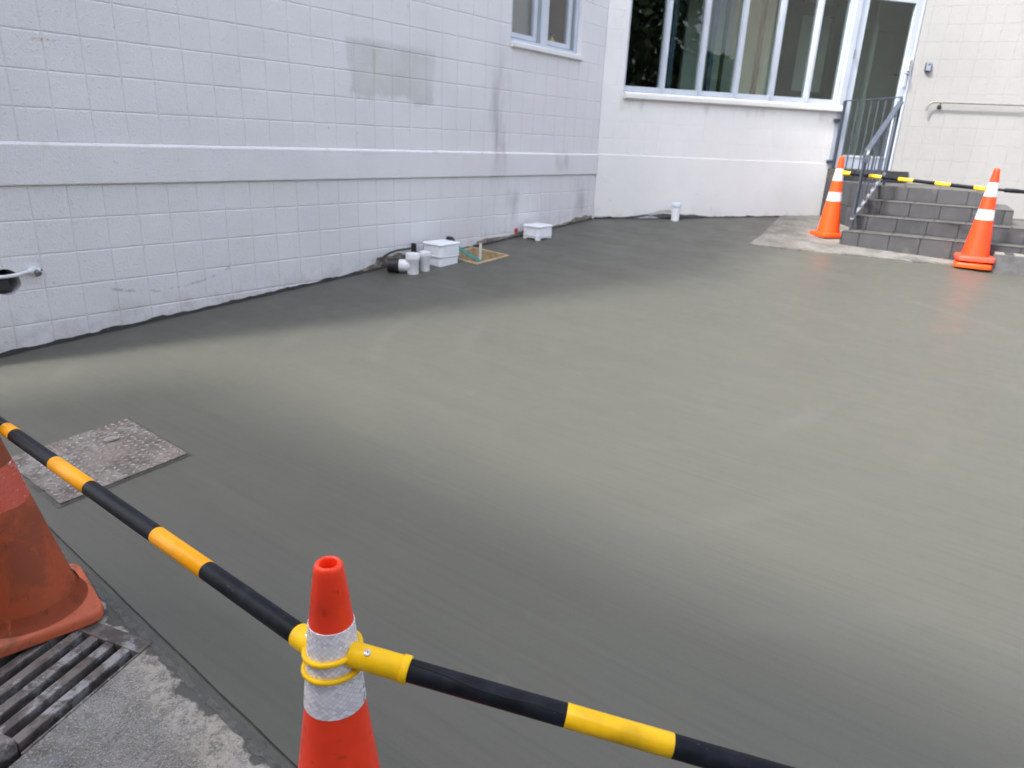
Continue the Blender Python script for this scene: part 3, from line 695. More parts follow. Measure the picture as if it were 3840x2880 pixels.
MB().box(B, 4.252, 4.292, -.0145, -.002, .86, 1.04).build('lock_plate', ALU, dr, bevel=.003)
m = MB(); m.tube([B.P(4.13, -.10, 1.01), B.P(4.205, -.10, 1.01)], .012, 8); m.build('inner_handle', DARKM, dr, smooth=True)
MB().box(B, 4.235, 4.275, -.0145, -.006, .52, .66).build('lower_latch_plate', ALU, dr, bevel=.006)
# ---- interior
room = MB(); 
room.box(B, -3.4, 7.5, -4.6, -4.5, -.3, 2.5); room.box(B, -3.4, 7.5, -4.5, -.22, 2.45, 2.5)
room.build('interior_wall', ROOM, bld)
room = MB(); room.box(B, -3.4, 7.5, -4.6, -.125, -.3, -.205); room.build('interior_floor', ROOMF, bld)
MB().box(B, 1.62, 3.05, -1.26, -1.20, -.2, 2.45).build('partition', PANEL, bld)
MB().box(B, 3.06, 6.5, -1.27, -1.21, -.2, 2.45).build('partition', PANEL, bld)
m = framebox(B, [(3.14, 3.33, -1.2, -1.10, -.2, 2.45), (3.88, 4.08, -1.2, -1.10, -.2, 2.45), (3.33, 3.88, -1.2, -1.11, 1.80, 1.95), (3.33, 3.88, -1.2, -1.11, .74, .82)]); m.build('inner_door_frame', FRAMED, bld)
for u, wd in ((2.60, .06), (2.07, .03)): MB().box(B, u, u + wd, -1.0, -.94, -.2, 2.45).build('inner_post', FRAMED, bld)
for u in (1.15, 1.72): MB().box(B, u, u + .06, -.72, -.66, -.2, 2.45).build('inner_post', BLUEF, bld)
MB().box(B, 4.16, 4.22, -.66, -.62, -.2, 2.45).build('inner_post', PANEL, bld)
MB().box(B, 4.12, 6.0, -1.2, -1.15, 1.70, 1.78).build('inner_rail', PANEL, bld)  # added bar, stands in for a rail reflected in the door glass

# ================================================================== FITTINGS ON THE WALLS
vd = thing('vent_duct', A.P(HOLE[0], -.08, HOLE[1]), 'dark rectangular duct end inside the round hole in the left wall', 'duct')
m = MB(); c0 = A.P(HOLE[0] - .012, 0, HOLE[1] - .022); xs_ = (A.d * .97 + Vector((0, 0, .14))).normalized(); ys_ = (Vector((0, 0, .98)) - A.d * .2).normalized()
c = []
for w_ in (-.15, -.03):
    c += [c0 + A.n * w_ + xs_ * a * .042 + ys_ * b * .040 for a, b in ((-1, -1), (1, -1), (1, 1), (-1, 1))]
m.hexa(c); m.build('duct_body', M_simple('dusty_dark_plastic', (.035, .034, .037), .6, 0, .5, 18, .2), vd, bevel=.006)
m = MB(); m.bar(c0 - xs_ * .03 - A.n * .028, c0 + xs_ * .03 - A.n * .028, .012, .05); m.build('duct_flap', DARKM, vd)
MB().box(A, HOLE[0] - .12, HOLE[0] + .12, -.36, -.205, HOLE[1] - .12, HOLE[1] + .12).build('cavity_back', M_simple('cavity_dark', (.012, .011, .011), .9), vd)
wp = thing('water_pipe', A.P(-6.45, .02, -.865), 'white painted pipe with stub tap crossing the round hole in left wall', 'pipe')
m = MB(); pts = [A.P(-6.88 + .04 * i, .018 + .002 * math.sin(i * 2.1), -.868 + .0022 * math.sin(i * 1.7) + (.006 if i > 15 else 0)) for i in range(17)] + [A.P(-6.205, .02, -.853)]
m.tube(pts, [.0105 + .0012 * math.sin(i * 2.7) for i in range(len(pts))], 12); m.build('pipe_run', WHITEP2, wp, smooth=True)
m = MB(); m.tube([A.P(-6.178, -.004, -.852), A.P(-6.178, .03, -.852)], .020, 14); m.tube([A.P(-6.215, .02, -.852), A.P(-6.15, .02, -.852)], .0145, 12); m.build('elbow', WHITEP2, wp, smooth=True)
m = MB(); m.tube([A.P(-6.172, .028, -.858), A.P(-6.166, .052, -.868)], [.016, .015], 14); m.tube([A.P(-6.17, .03, -.884), A.P(-6.17, .03, -.878)], .012, 12); m.build('tap_plug', M_simple('grey_zinc', (.20, .22, .21), .45, .5), wp, smooth=True)
m = MB(); m.tube([A.P(-6.154, .020, -.852), A.P(-6.138, .020, -.852)], .0075, 10); m.build('brass_nut', M_simple('rusty_brass', (.32, .15, .04), .5, .5), wp, smooth=True)
ks = thing('key_safe', C.P(.172, 0, 1.11), 'small dark key safe with grey cover on the wall right of the door', 'key safe')
MB().box(C, .137, .210, .0005, .045, 1.055, 1.165).build('body', DARKM, ks, bevel=.012)
MB().box(C, .148, .205, .046, .054, 1.062, 1.158).build('cover', KEYM, ks, bevel=.006)
MB().box(C, .168, .192, .0545, .058, 1.128, 1.146).build('dial_window', DARKM, ks, bevel=.004)
hr = thing('wall_handrail', C.P(.4, .06, .68), 'thin grey tube handrail curving down at its end on the right-hand wall', 'handrail')
m = MB(); zt = .683; pts = [C.P(.255, .075, .575), C.P(.258, .075, .61), C.P(.270, .075, .645), C.P(.292, .075, .670), C.P(.325, .075, .682)] + [C.P(.40 + .1 * i, .075, zt - .0015 * i) for i in range(10)] + [C.P(1.34, .075, .664), C.P(1.37, .075, .645), C.P(1.40, .075, .60), C.P(1.46, .075, .52), C.P(2.0, .075, .02)]
m.tube(pts, .0135, 14); m.build('rail', STEEL, hr, smooth=True)
for u in (.405,):
    m = MB(); m.tube([C.P(u, .075, zt - .012), C.P(u, .072, zt - .04), C.P(u, .045, zt - .055), C.P(u, .0, zt - .055)], .007, 8); m.tube([C.P(u, .0, zt - .055), C.P(u, .008, zt - .055)], .028, 16); m.build('bracket', DARKM, hr, smooth=True)
rm = thing('red_plug', A.P(-1.558, .0, -.945), 'small bright red plug on the left wall beside the smaller white box', 'plug')
m = MB(); m.tube([A.P(-1.558, -.004, -.943), A.P(-1.558, .018, -.943)], [.024, .02], 14); m.build('cap', REDP, rm, smooth=True); m = MB(); m.tube([A.P(-1.556, .004, -.965), A.P(-1.556, .006, -.99)], .008, 8); m.build('tail', REDP, rm)
by = thing('spray_bottle', A.P(-.83, -.2, .955), 'yellow bottle with dark blue top behind the right sash of left window', 'bottle')
q = A.P(-.815, -.19, .92); m = MB(); m.lathe([(0, 0), (.03, 0), (.034, .01), (.034, .09), (.014, .12), (.014, .13)], 16, q); m.build('bottle_body', YELP, by, smooth=True); m = MB(); m.lathe([(.016, .128), (.018, .13), (.018, .17), (.0, .175)], 12, q); m.build('bottle_cap', BLUEP, by, smooth=True)
MB().box(A, u0 + .02, u1 - .02, -.32, -.135, z0 - .02, z0 + .018).build('inner_sill', M_simple('inner_sill_paint', (.5, .5, .48), .5), bld)

# ================================================================== STEPS
st = thing('tiled_steps', S.P(.8, -.3, -1.0), 'dark grey tiled steps and landing leading up to the glass door', 'steps')
H = [-.815, -.655, -.495, -.338]; TR = .28
SKEW = .20                                  # the left ends step back towards the wall
def lu(w_): return SKEW * (-w_) / .84       # left limit of the flight at depth w
RIGHT = [2.6, 2.6, 1.58, 1.40]
core = MB(); 
def skewbox(mb, ua, ub, w0, w1, z0, z1, lf=True):
    a0 = lu(w0) if lf else ua; a1 = lu(w1) if lf else ua
    mb.hexa([S.P(a1, w1, z0), S.P(ub, w1, z0), S.P(ub, w0, z0), S.P(a0, w0, z0), S.P(a1, w1, z1), S.P(ub, w1, z1), S.P(ub, w0, z1), S.P(a0, w0, z1)])
zb = -1.25; EPS = .012
for i in range(3): skewbox(core, 0, RIGHT[i] - EPS, -TR * (i + 1) - EPS, -TR * i - EPS, zb, H[i] - EPS)
for i, ww in ((1, -2.0), (0, -2.4)):        # treads running back to the wall on the right
    core.box(S, RIGHT[i + 1] - .02, RIGHT[i] - EPS, ww, -TR * (i + 1) - EPS, zb, H[i] - EPS)
We = B.P(3.328, 0, 0); wu = (We - S.o).dot(S.d); ww_ = (We - S.o).dot(S.n)      # wall end in step frame
lp = [(lu(-.84) + .008, -.84 - EPS), (RIGHT[3] - EPS, -.84 - EPS), (RIGHT[3] - EPS, -2.75), (.4, -2.7), (wu + .01, ww_ - .0)]
def prism(mb, poly, z0, z1, f=S):
    n = len(poly); mb.add([f.P(u, w_, z0) for u, w_ in poly] + [f.P(u, w_, z1) for u, w_ in poly], [list(range(n))[::-1], list(range(n, 2 * n))] + [[i, (i + 1) % n, n + (i + 1) % n, n + i] for i in range(n)])
prism(core, lp, zb, H[3] - EPS)
core.build('step_core', GROUT, st)
def tile(mb_pts, mat, nm='tile'):
    mb = MB(); mb.hexa(mb_pts); return mb.build(nm, mat, st, bevel=.003)
g_ = .0035
for i in range(4):                          # riser tiles then tread tiles
    w0 = -TR * i; zl = (H[i - 1] + .001) if i else (gz(S.P(.8, 0, 0).y) - .06); zt_ = H[i] - .012; off = (-.02, .09, .0, .06)[i]; k = -1; r1 = RIGHT[i] if i < 2 else RIGHT[i]
    left = lu(w0)
    x = left
    nxt = left + .3 - ((left + off) % .3 if i else .12)
    while x < r1 - .01:
        e = min(nxt, r1)
        if e - x > .03: tile([S.P(x + g_, w0, zl), S.P(e - g_, w0, zl), S.P(e - g_, w0 - .0115, zl), S.P(x + g_, w0 - .0115, zl), S.P(x + g_, w0, zt_), S.P(e - g_, w0, zt_), S.P(e - g_, w0 - .0115, zt_), S.P(x + g_, w0 - .0115, zt_)], TILE)
        x = e; nxt = e + .3
    if i < 3:
        x = left
        nxt = left + .2
        while x < r1 - .01:
            e = min(nxt, r1); deep = TR - .0125
            if x >= RIGHT[i + 1] - .01: deep = 1.1
            elif e > RIGHT[i + 1]: e = RIGHT[i + 1]
            xa = x if x > left else left; xb = xa + (SKEW / 3 if x <= left else 0)
            z_ = H[i]
            tile([S.P(xa + g_, w0 + .006, z_ - .0115), S.P(e - g_, w0 + .006, z_ - .0115), S.P(e - g_, w0 - deep, z_ - .0115), S.P(xb + g_, w0 - deep, z_ - .0115), S.P(xa + g_, w0 + .006, z_), S.P(e - g_, w0 + .006, z_), S.P(e - g_, w0 - deep, z_), S.P(xb + g_, w0 - deep, z_)], TREAD)
            x = e; nxt = e + .3
# right ends of the upper steps
for i in (2, 3):
    r1 = RIGHT[i]; 
    for a, b in ((-TR * i, -TR * i - .42), (-TR * i - .42, -TR * i - .95)):
        tile([S.P(r1, a - g_, H[i - 1] + .001), S.P(r1, b + g_, H[i - 1] + .001), S.P(r1 - .0115, b + g_, H[i - 1] + .001), S.P(r1 - .0115, a - g_, H[i - 1] + .001), S.P(r1, a - g_, H[i] - .012), S.P(r1, b + g_, H[i] - .012), S.P(r1 - .0115, b + g_, H[i] - .012), S.P(r1 - .0115, a - g_, H[i] - .012)], TILE)
# landing top tiles (quads across) and its left face
La, Lb = Vector((lp[0][0], lp[0][1] + EPS)), Vector((lp[4][0], lp[4][1]))
nseg = 4
for q in range(nseg):
    a = La.lerp(Lb, q / nseg); b = La.lerp(Lb, (q + 1) / nseg)
    for c_ in range(3):
        x0 = [None, .48, .85][c_]; x1 = [.48, .85, 1.215][c_]
        pa = (a.x + .004, a.y - .004) if c_ == 0 else (x0 + .004, a.y - .004); pb = (b.x + .004, b.y + .004) if c_ == 0 else (x0 + .004, b.y + .004)
        z_ = H[3]; f0 = .006 if q == 0 else 0
        lst = [(pa[0], pa[1] + f0), (x1 - .004, a.y - .004 + f0), (x1 - .004, b.y + .004), pb]
        tile([S.P(*v, z_ - .0115) for v in lst] + [S.P(*v, z_) for v in lst], TREAD)
ed = (Lb - La).normalized(); nn = Vector((-ed.y, ed.x)); 
if nn.x > 0: nn = -nn
sp = [0, .26, .56, .86, (Lb - La).length]
zr = [H[3] - .0125, -.63, zb + .1]
for q in range(4):
    for v in range(2):
        a = La + ed * (sp[q] + .003); b = La + ed * (sp[q + 1] - .003); lo, hi = zr[v + 1] + .003, zr[v] - (.003 if v else 0)
        pts = [(a + nn * .012), (b + nn * .012), b + nn * .001, a + nn * .001]
        tile([S.P(*v2, lo) for v2 in pts] + [S.P(*v2, hi) for v2 in pts], TILE)
# left side faces of the lower steps
for i in range(3):
    a = (lu(-TR * i) - .010, -TR * i - .004); b = (lu(-TR * (i + 1)) - .010, -TR * (i + 1) + .004)
    pts = [a, b, (b[0] + .0095, b[1]), (a[0] + .0095, a[1])]
    tile([S.P(*v, zb + .1) for v in pts] + [S.P(*v, H[i] - .0125) for v in pts], TILE)
# threshold under the door
th = MB(); th.box(B, 3.33, 4.50, -.15, .145, -.34, -.212); th.build('step_core', GROUT, st)
for a, b in ((3.332, 3.62), (3.625, 3.92), (3.925, 4.22), (4.225, 4.50)):
    mb = MB(); mb.box(B, a, b, .146, .157, H[3] + .001, -.212); mb.build('tile', TILE, st, bevel=.003)
    mb = MB(); mb.box(B, a, b, .004, .16, -.2115, -.2); mb.build('tile', TREAD, st, bevel=.003)
# ---- drain block beside the steps
db = thing('drain_channel', S.P(1.9, .06, -1.04), 'pale concrete drain block with dark slotted grate at right of the steps', 'drain')
zt_ = -.885; mb = MB(); mb.box(S, 1.44, 2.6, .235, .27, -1.25, zt_); mb.box(S, 1.44, 2.6, .008, .03, -1.25, zt_); mb.box(S, 1.44, 2.6, .03, .235, -1.25, zt_ - .07)
mb.build('channel', M_simple('stained_channel_concrete', (.10, .10, .105), .8, 0, .25, 9, .5, 90, .004), db, bevel=.004)
for i in range(7):
    a = 1.455 + i * .165; mb = MB(); mb.box(S, a, a + .080, .031, .234, zt_ - .012, zt_ + .003); mb.build('grate_bar', M_simple('grate_bar_cement', (.24, .225, .20), .7) if i == 0 else bpy.data.materials['grate_bar_cement'], db)
mb = MB(); mb.box(S, 1.45, 2.59, .033, .232, zt_ - .068, zt_ - .06); mb.build('channel_bed', GAPM, db)

# ---- stair railing
sr = thing('stair_railing', S.P(.06, -.12, H[0]), 'blue-grey steel balustrade with sloping handrail on left side of the steps', 'railing')
pb = S.P(.062, -.13, H[0]); pt = S.P(.062, -.13, .0)
Tt = S.P(.255, -1.0, .585); Tb = S.P(.085, -.16, .055)
We_ = B.P(3.36, .045, 0)
sl_dir = (Tt - Tb)
mb = MB(); mb.bar(pb, pt + Vector((0, 0, .045)), .045, .02, up=tuple(S.d)); mb.build('post', RAILM, sr, bevel=.003)
# sloping top rail with a rounded drooping end
n0 = sl_dir.normalized(); e0 = Tb - n0 * .05; mb = MB(); hs = 7
sx = n0.cross(Vector((0, 0, 1))).normalized(); up = sx.cross(n0)
cur = [Tt, Tb] + [Tb - n0 * .05 * math.sin(a) + Vector((0, 0, -.075 * (1 - math.cos(a)))) for a in [R(30 * i) for i in range(1, 4)]] + [Tb - n0 * .05 + Vector((0, 0, -.12))]
for i in range(len(cur)):
    d = (cur[min(i + 1, len(cur) - 1)] - cur[max(i - 1, 0)]).normalized(); y = sx.cross(d).normalized()
    mb.v += [cur[i] + sx * a * .030 + y * b * .013 for a, b in ((-1, -1), (1, -1), (1, 1), (-1, 1))]
    if i:
        for j in range(4): mb.f.append([(i - 1) * 4 + j, (i - 1) * 4 + (j + 1) % 4, i * 4 + (j + 1) % 4, i * 4 + j])
mb.f += [[0, 1, 2, 3], [(len(cur) - 1) * 4 + j for j in range(4)]]
mb.build('handrail', RAILM, sr, bevel=.004)
# foot bar of the flight (rusty)
fa = S.P(.060, -.10, H[0] + .115); fb = S.P(.245, -.98, H[3] + .135); mb = MB(); mb.bar(fa, fb, .035, .016); mb.build('foot_bar', RAILR, sr)
for i in range(7):
    t_ = (i + .7) / 7.2; a = fa.lerp(fb, t_); b = Tb.lerp(Tt, max(0, (t_ - .02))); b = Vector((a.x, a.y, b.z - .012)); mb = MB(); mb.bar(a, b, .014, .014, up=tuple(S.d)); mb.build('baluster', RAILM, sr)
# guard along the landing, from the rail top back to the wall end
ga = Vector((Tt.x, Tt.y, .585 + ZO)); gb = Vector((We_.x, We_.y, .640 + ZO)); ga.z = .640 + ZO
mb = MB(); mb.bar(ga, gb, .03, .012); mb.build('top_bar', RAILM, sr)
za = H[3] + .09 + ZO; mb = MB(); mb.bar(Vector((ga.x, ga.y, za)), Vector((gb.x, gb.y, za)), .03, .012); mb.build('bottom_bar', RAILM, sr)
for i in range(1, 8):
    q = ga.lerp(gb, i / 8.1); mb = MB(); mb.bar(Vector((q.x, q.y, za)), Vector((q.x, q.y, q.z)), .015, .015, up=tuple(S.d)); mb.build('baluster', RAILM, sr)
mb = MB(); mb.bar(Vector((ga.x, ga.y, H[3] + ZO)), Vector((ga.x, ga.y, ga.z)), .03, .03, up=tuple(S.d)); mb.build('post', RAILM, sr, bevel=.003)
mb = MB(); mb.bar(Vector((gb.x, gb.y, H[3] + ZO)), Vector((gb.x, gb.y, gb.z)), .045, .022, up=tuple(B.n)); mb.build('post', RAILM, sr, bevel=.003)
for z in (.40, -.115): MB().box(B, 3.262, 3.345, .0135, .030, z - .022, z + .022).build('wall_bracket', RAILM, sr, bevel=.002)

# ================================================================== DRAIN FITTINGS BY THE LEFT WALL
pf = thing('pit_formwork', G(A, -2.53, .26, 0), 'square pine form boards lining an open pit in the new concrete', 'formwork')
t2 = .022; dp = .26
def gbox(u0, u1, w0, w1, top, dep, mat, nm, par, bev=.002):
    mb = MB(); c = [(u0, w1), (u1, w1), (u1, w0), (u0, w0)]; mb.hexa([G(A, *q, -dep) for q in c] + [G(A, *q, top) for q in c]); return mb.build(nm, mat, par, bevel=bev)
gbox(PIT[0] - .001, PIT[1] + .001, PIT[3] - t2, PIT[3] + .001, .012, dp, TIMBER, 'board', pf)
gbox(PIT[0] - .001, PIT[1] + .001, PIT[2] - .001, PIT[2] + t2, .010, dp, TIMBER, 'board', pf)
gbox(PIT[0] - .001, PIT[0] + t2, PIT[2] + t2 + .001, PIT[3] - t2 - .001, .011, dp, TIMBER, 'board', pf)
gbox(PIT[1] - t2, PIT[1] + .001, PIT[2] + t2 + .001, PIT[3] - t2 - .001, .012, dp, TIMBER, 'board', pf)
gbox(PIT[0], PIT[1], PIT[2], PIT[3], -.20, dp + .02, PITM, 'pit_bed', pf, 0)
sk = thing('stick', G(A, -2.5, .42, -.15), 'pale thin stick with teal end standing up in the open pit', 'stick')
mb = MB(); a = G(A, -2.62, .40, -.20); b = G(A, -2.49, .30, .12); mb.bar(a, b, .024, .012); mb.build('shaft', STICK, sk); mb = MB(); mb.bar(a.lerp(b, .25), a.lerp(b, .50), .030, .016); mb.build('tape_wrap', TEAL, sk)
tt = thing('teal_strip', G(A, -2.76, .14, .1), 'teal strapping strip bent from the larger white box down into the pit', 'strip')
mb = MB(); pts = [(-2.73, .07, .115), (-2.725, .11, .125), (-2.72, .16, .115), (-2.71, .22, .09), (-2.70, .30, .058), (-2.69, .38, .03), (-2.67, .47, .0)]
for i, (u, w_, h) in enumerate(pts):
    mb.v += [G(A, u - .02, w_ - .014, h + .01), G(A, u + .035, w_ + .012, h), G(A, u + .035, w_ + .010, h - .006), G(A, u - .02, w_ - .016, h + .004)]
    if i:
        for j in range(4): mb.f.append([(i - 1) * 4 + j, (i - 1) * 4 + (j + 1) % 4, i * 4 + (j + 1) % 4, i * 4 + j])
mb.f += [[0, 1, 2, 3], [len(pts) * 4 - 4 + j for j in range(4)]]; mb.build('strip_band', TEAL, tt, smooth=True)
mb = MB(); mb.bar(G(A, -2.735, .07, -.05), G(A, -2.73, .068, .115), .05, .006, up=tuple(A.n)); mb.build('strip_band', TEAL, tt)
bs = thing('black_pipe_stub', A.P(-2.62, .03, -1.05), 'short black pipe stub poking from wall behind the larger white box', 'pipe')
q = G(A, -2.63, 0, .135); mb = MB(); mb.tube([q - A.n * .02, q + A.n * .05, q + A.n * .075 + Vector((0, 0, -.03))], .026, 14); mb.build('stub', BLACKP, bs, smooth=True)
def rbox(f, u0, u1, w0, w1, h0, h1, r, n=4):
    """rounded-corner prism standing on the slab"""
    pts = []
    for cx, cy, a0 in ((u1 - r, w1 - r, 0), (u0 + r, w1 - r, 90), (u0 + r, w0 + r, 180), (u1 - r, w0 + r, 270)):
        for i in range(n + 1): a = R(a0 + 90 * i / n); pts.append((cx + r * math.cos(a), cy + r * math.sin(a)))
    g0 = min(gz(f.P(u, w_, 0).y) for u, w_ in pts); k = len(pts); mb = MB()
    mb.add([f.P(u, w_, g0 + h0) for u, w_ in pts] + [f.P(u, w_, g0 + h1) for u, w_ in pts], [list(range(k))[::-1], list(range(k, 2 * k))] + [[i, (i + 1) % k, k + (i + 1) % k, k + i] for i in range(k)])
    return mb
def white_box(u0, u1, w0, w1, h, label, tiers, feet):
    t = thing('drain_box', G(A, (u0 + u1) / 2, (w0 + w1) / 2), label, 'plastic box', 'white plastic drain boxes by the left wall')
    if tiers == 2:
        rbox(A, u0 + .018, u1 - .018, w0 + .012, w1 - .012, -.02, h * .40, .03).build('lower_tub', WHITEP, t, smooth=True)
        rbox(A, u0 + .006, u1 - .006, w0 + .004, w1 - .004, h * .40, h * .455, .034).build('rim', WHITEP, t, smooth=True, bevel=.003)
        rbox(A, u0 + .010, u1 - .010, w0 + .008, w1 - .008, h * .455, h * .90, .032).build('upper_tub', WHITEP, t, smooth=True)
    else:
        rbox(A, u0 + .010, u1 - .010, w0 + .008, w1 - .008, .022, h * .84, .032).build('upper_tub', WHITEP, t, smooth=True)
        for a, b in ((u0 + .012, u0 + .07), (u1 - .07, u1 - .012)):
            for c_, d_ in ((w0 + .01, w0 + .06), (w1 - .06, w1 - .01)): rbox(A, a, b, c_, d_, -.02, .022, .015).build('foot', WHITEP, t, smooth=True)
        rbox(A, u0 + .004, u1 - .004, w0 + .002, w1 - .002, h * .28, h * .34, .034).build('rim', WHITEP, t, smooth=True, bevel=.003)
    rbox(A, u0, u1, w0, w1, h * (.90 if tiers == 2 else .84), h, .036).build('lid', WHITEP, t, smooth=True, bevel=.007)
    mb = MB(); zc = gz(A.P(u0, w1, 0).y); mb.box(A, u0 + .06, u1 - .03, w1 - .009, w1 - .0045, zc + h * (.5 if tiers == 2 else .40), zc + h * (.86 if tiers == 2 else .78)); mb.build('raised_panel', WHITEP, t, bevel=.003)
white_box(-3.10, -2.815, .105, .345, .205, 'larger two-tier white plastic box beside the white pipe stubs', 2, False)
white_box(-1.545, -1.265, .07, .30, .155, 'smaller white plastic box standing on feet nearest the wall corner', 1, True)
def pvc(u, w_, r, h, label, nm='drain_pipe'):
    t = thing(nm, G(A, u, w_), label, 'pipe', 'white PVC pipe stubs by the left wall'); c = G(A, u, w_, 0)
    mb = MB(); mb.lathe([(r * .86, -.03), (r * .86, h * .6), (r * .94, h * .64), (r * .94, h * .7)], 24, c); mb.build('pipe_body', WHITEP2, t, smooth=True)
    mb = MB(); mb.lathe([(r * .95, h * .69), (r, h * .71), (r, h * .96), (r * .93, h), (0, h)], 24, c); mb.build('cap', WHITEP2, t, smooth=True); return t
t = pvc(-3.405, .31, .060, .175, 'front white PVC pipe stub with elbow and cap beside black fitting')
c = G(A, -3.405, .31, .062); e = G(A, -3.50, .18, .062)
mb = MB(); mb.tube([c, c.lerp(e, .4), c.lerp(e, .75)], [.050, .054, .056], 18); mb.build('elbow', WHITEP2, t, smooth=True)
pvc(-3.262, .315, .050, .168, 'slimmer white PVC pipe stub with cap between the elbow pipe and larger white box')
bk = thing('black_pipe_fitting', G(A, -3.52, .12), 'black rubber pipe fitting against the left wall behind the white elbow', 'pipe fitting')
mb = MB(); d = (e - c).normalized(); p0 = c.lerp(e, .72); mb.tube([p0, p0 + d * .03, p0 + d * .032, p0 + d * .10], [.068, .068, .060, .058], 20); mb.build('sleeve', BLACKP, bk, smooth=True)
mb = MB(); pts = [G(A, -3.50, .05, .115), G(A, -3.42, .05, .135), G(A, -3.34, .045, .14), G(A, -3.25, .04, .135), G(A, -3.16, .035, .13)]
mb.tube(pts, .009, 8); mb.build('membrane_edge', BLACKP, bk, smooth=True)
mb = MB(); q = G(A, -3.60, .131, .075); mb.tube([q, q + A.n * .006], .012, 10); mb.build('bolt_head', CHROME, bk)
mb = MB(); mb.box(A, -3.125, -3.105, .004, .05, gz(A.P(-3.1, 0, 0).y), gz(A.P(-3.1, 0, 0).y) + .165); mb.build('back_plate', BLACKP, bk)
# pipe by the window wall
t = thing('capped_pipe', G(B, 1.06, .16), 'capped white pipe standing at the foot of the wall under the wide window', 'pipe'); c = G(B, 1.06, .16, 0)
mb = MB(); mb.lathe([(.050, -.03), (.050, .165), (.054, .17)], 24, c); mb.build('pipe_body', WHITEP, t, smooth=True); mb = MB(); mb.lathe([(.056, .165), (.060, .17), (.060, .21), (.055, .217), (0, .217)], 24, c); mb.build('cap', M_simple('pale_blue_cap', (.62, .72, .80), .35), t, smooth=True)
ps = thing('polythene_sheet', G(B, .9, .03), 'crumpled black and grey polythene bulging under the wall behind the capped pipe', 'plastic sheet')
def poly(u0, u1, w0, w1, amp, mat, seed):
    n, k = 26, 5; mb = MB()
    for i in range(n + 1):
        for j in range(k + 1):
            u = u0 + (u1 - u0) * i / n; v = j / k; env = math.sin(math.pi * i / n); h = amp * env * (.25 + .75 * math.sin(math.pi * min(1, v * 1.2))) * (1 + .5 * noise.noise(Vector((u * 9, v * 2, seed)))) + .003
            mb.v.append(G(B, u, w0 + (w1 - w0) * v * (.4 + .6 * env), max(.002, h)))
    for i in range(n):
        for j in range(k): q = i * (k + 1) + j; mb.f.append([q, q + k + 1, q + k + 2, q + 1])
    return mb.build('fold', mat, ps, smooth=True)
poly(.30, 1.75, -.02, .055, .050, POLY, 1); poly(.55, 1.0, -.0, .075, .030, POLYG, 4); poly(1.0, 1.5, .0, .06, .026, POLY, 8)

# ================================================================== COVER PLATE AND GRATE
cc = [(-1.864, 3.135), (-1.435, 2.829), (-1.75, 2.408), (-2.154, 2.72)]
ctr = (sum(x for x, _ in cc) / 4, sum(y for _, y in cc) / 4)
cp = thing('access_cover', gp(*ctr), 'rusty square chequer plate cover set in the new concrete', 'access cover')
e1 = Vector((cc[1][0] - cc[0][0], cc[1][1] - cc[0][1], 0)).normalized(); e2 = Vector((-e1.y, e1.x, 0)) * -1
if e2.dot(Vector((cc[2][0] - cc[1][0], cc[2][1] - cc[1][1], 0))) < 0: e2 = -e2
o0 = Vector((cc[0][0], cc[0][1], 0)); SZ = .527
def cpt(a, b, h): p = o0 + e1 * a + e2 * b; return gp(p.x, p.y, h)
ring = []
for i in range(4):
    a0, b0, a1, b1 = ((0, 0, SZ, 0), (SZ, 0, SZ, SZ), (SZ, SZ, 0, SZ), (0, SZ, 0, 0))[i]
    for q in range(30):
        t_ = q / 30; a = a0 + (a1 - a0) * t_; b = b0 + (b1 - b0) * t_; d = .004 * noise.noise(Vector((a * 40, b * 40, 0))); ring.append((a + d, b + d))
mb = MB(); k = len(ring); mb.add([cpt(a, b, .010) for a, b in ring] + [cpt(a, b, -.02) for a, b in ring], [list(range(k))] + [[i, (i + 1) % k, k + (i + 1) % k, k + i] for i in range(k)])
mb.build('plate', COVER, cp)
mb = MB(); nl = 17
for i in range(nl):
    for j in range(nl):
        a = (i + .5 + .5 * (j % 2) * 0) * SZ / nl; b = (j + .5) * SZ / nl; sg = 1 if (i + j) % 2 else -1
        if rnd.random() < .04: continue
        dx = e1 * .5 ** .5 + e2 * (sg * .5 ** .5); dy = e2 * .5 ** .5 - e1 * (sg * .5 ** .5); L, Wd = .0122 + rnd.uniform(-.001, .001), .0046
        cx = cpt(a, b, .010); tp = Vector((0, 0, .0032 + rnd.uniform(-.0008, .0006)))
        mb.add([cx + dx * L * x + dy * Wd * y for x, y in ((-1, 0), (0, -1), (1, 0), (0, 1))] + [cx + tp + dx * L * .55 * x + dy * Wd * .6 * y for x, y in ((-1, 0), (0, -1), (1, 0), (0, 1))], [(4, 5, 6, 7), (0, 1, 5, 4), (1, 2, 6, 5), (2, 3, 7, 6), (3, 0, 4, 7)])
mb.build('raised_lugs', LUG, cp, kind='stuff')
mb = MB()
for i in range(4):      # dark groove round the plate
    a = [(-.014, -.014), (SZ + .014, -.014), (SZ + .014, SZ + .014), (-.014, SZ + .014)]; b = [(0, 0), (SZ, 0), (SZ, SZ), (0, SZ)]; j = (i + 1) % 4
    n2 = 24
    for q in range(n2):
        f0, f1 = q / n2, (q + 1) / n2; L2 = lambda P, Q, t_: (P[0] + (Q[0] - P[0]) * t_, P[1] + (Q[1] - P[1]) * t_)
        def wob(P, Q, t_): 
            x = L2(P, Q, t_); n3 = .006 * noise.noise(Vector((x[0] * 25, x[1] * 25, 3))); return (x[0] + n3, x[1] + n3)
        mb.add([cpt(*wob(a[i], a[j], f0), .0025), cpt(*wob(a[i], a[j], f1), .0025), cpt(*L2(b[i], b[j], f1), .003), cpt(*L2(b[i], b[j], f0), .003)], [(0, 1, 2, 3)])
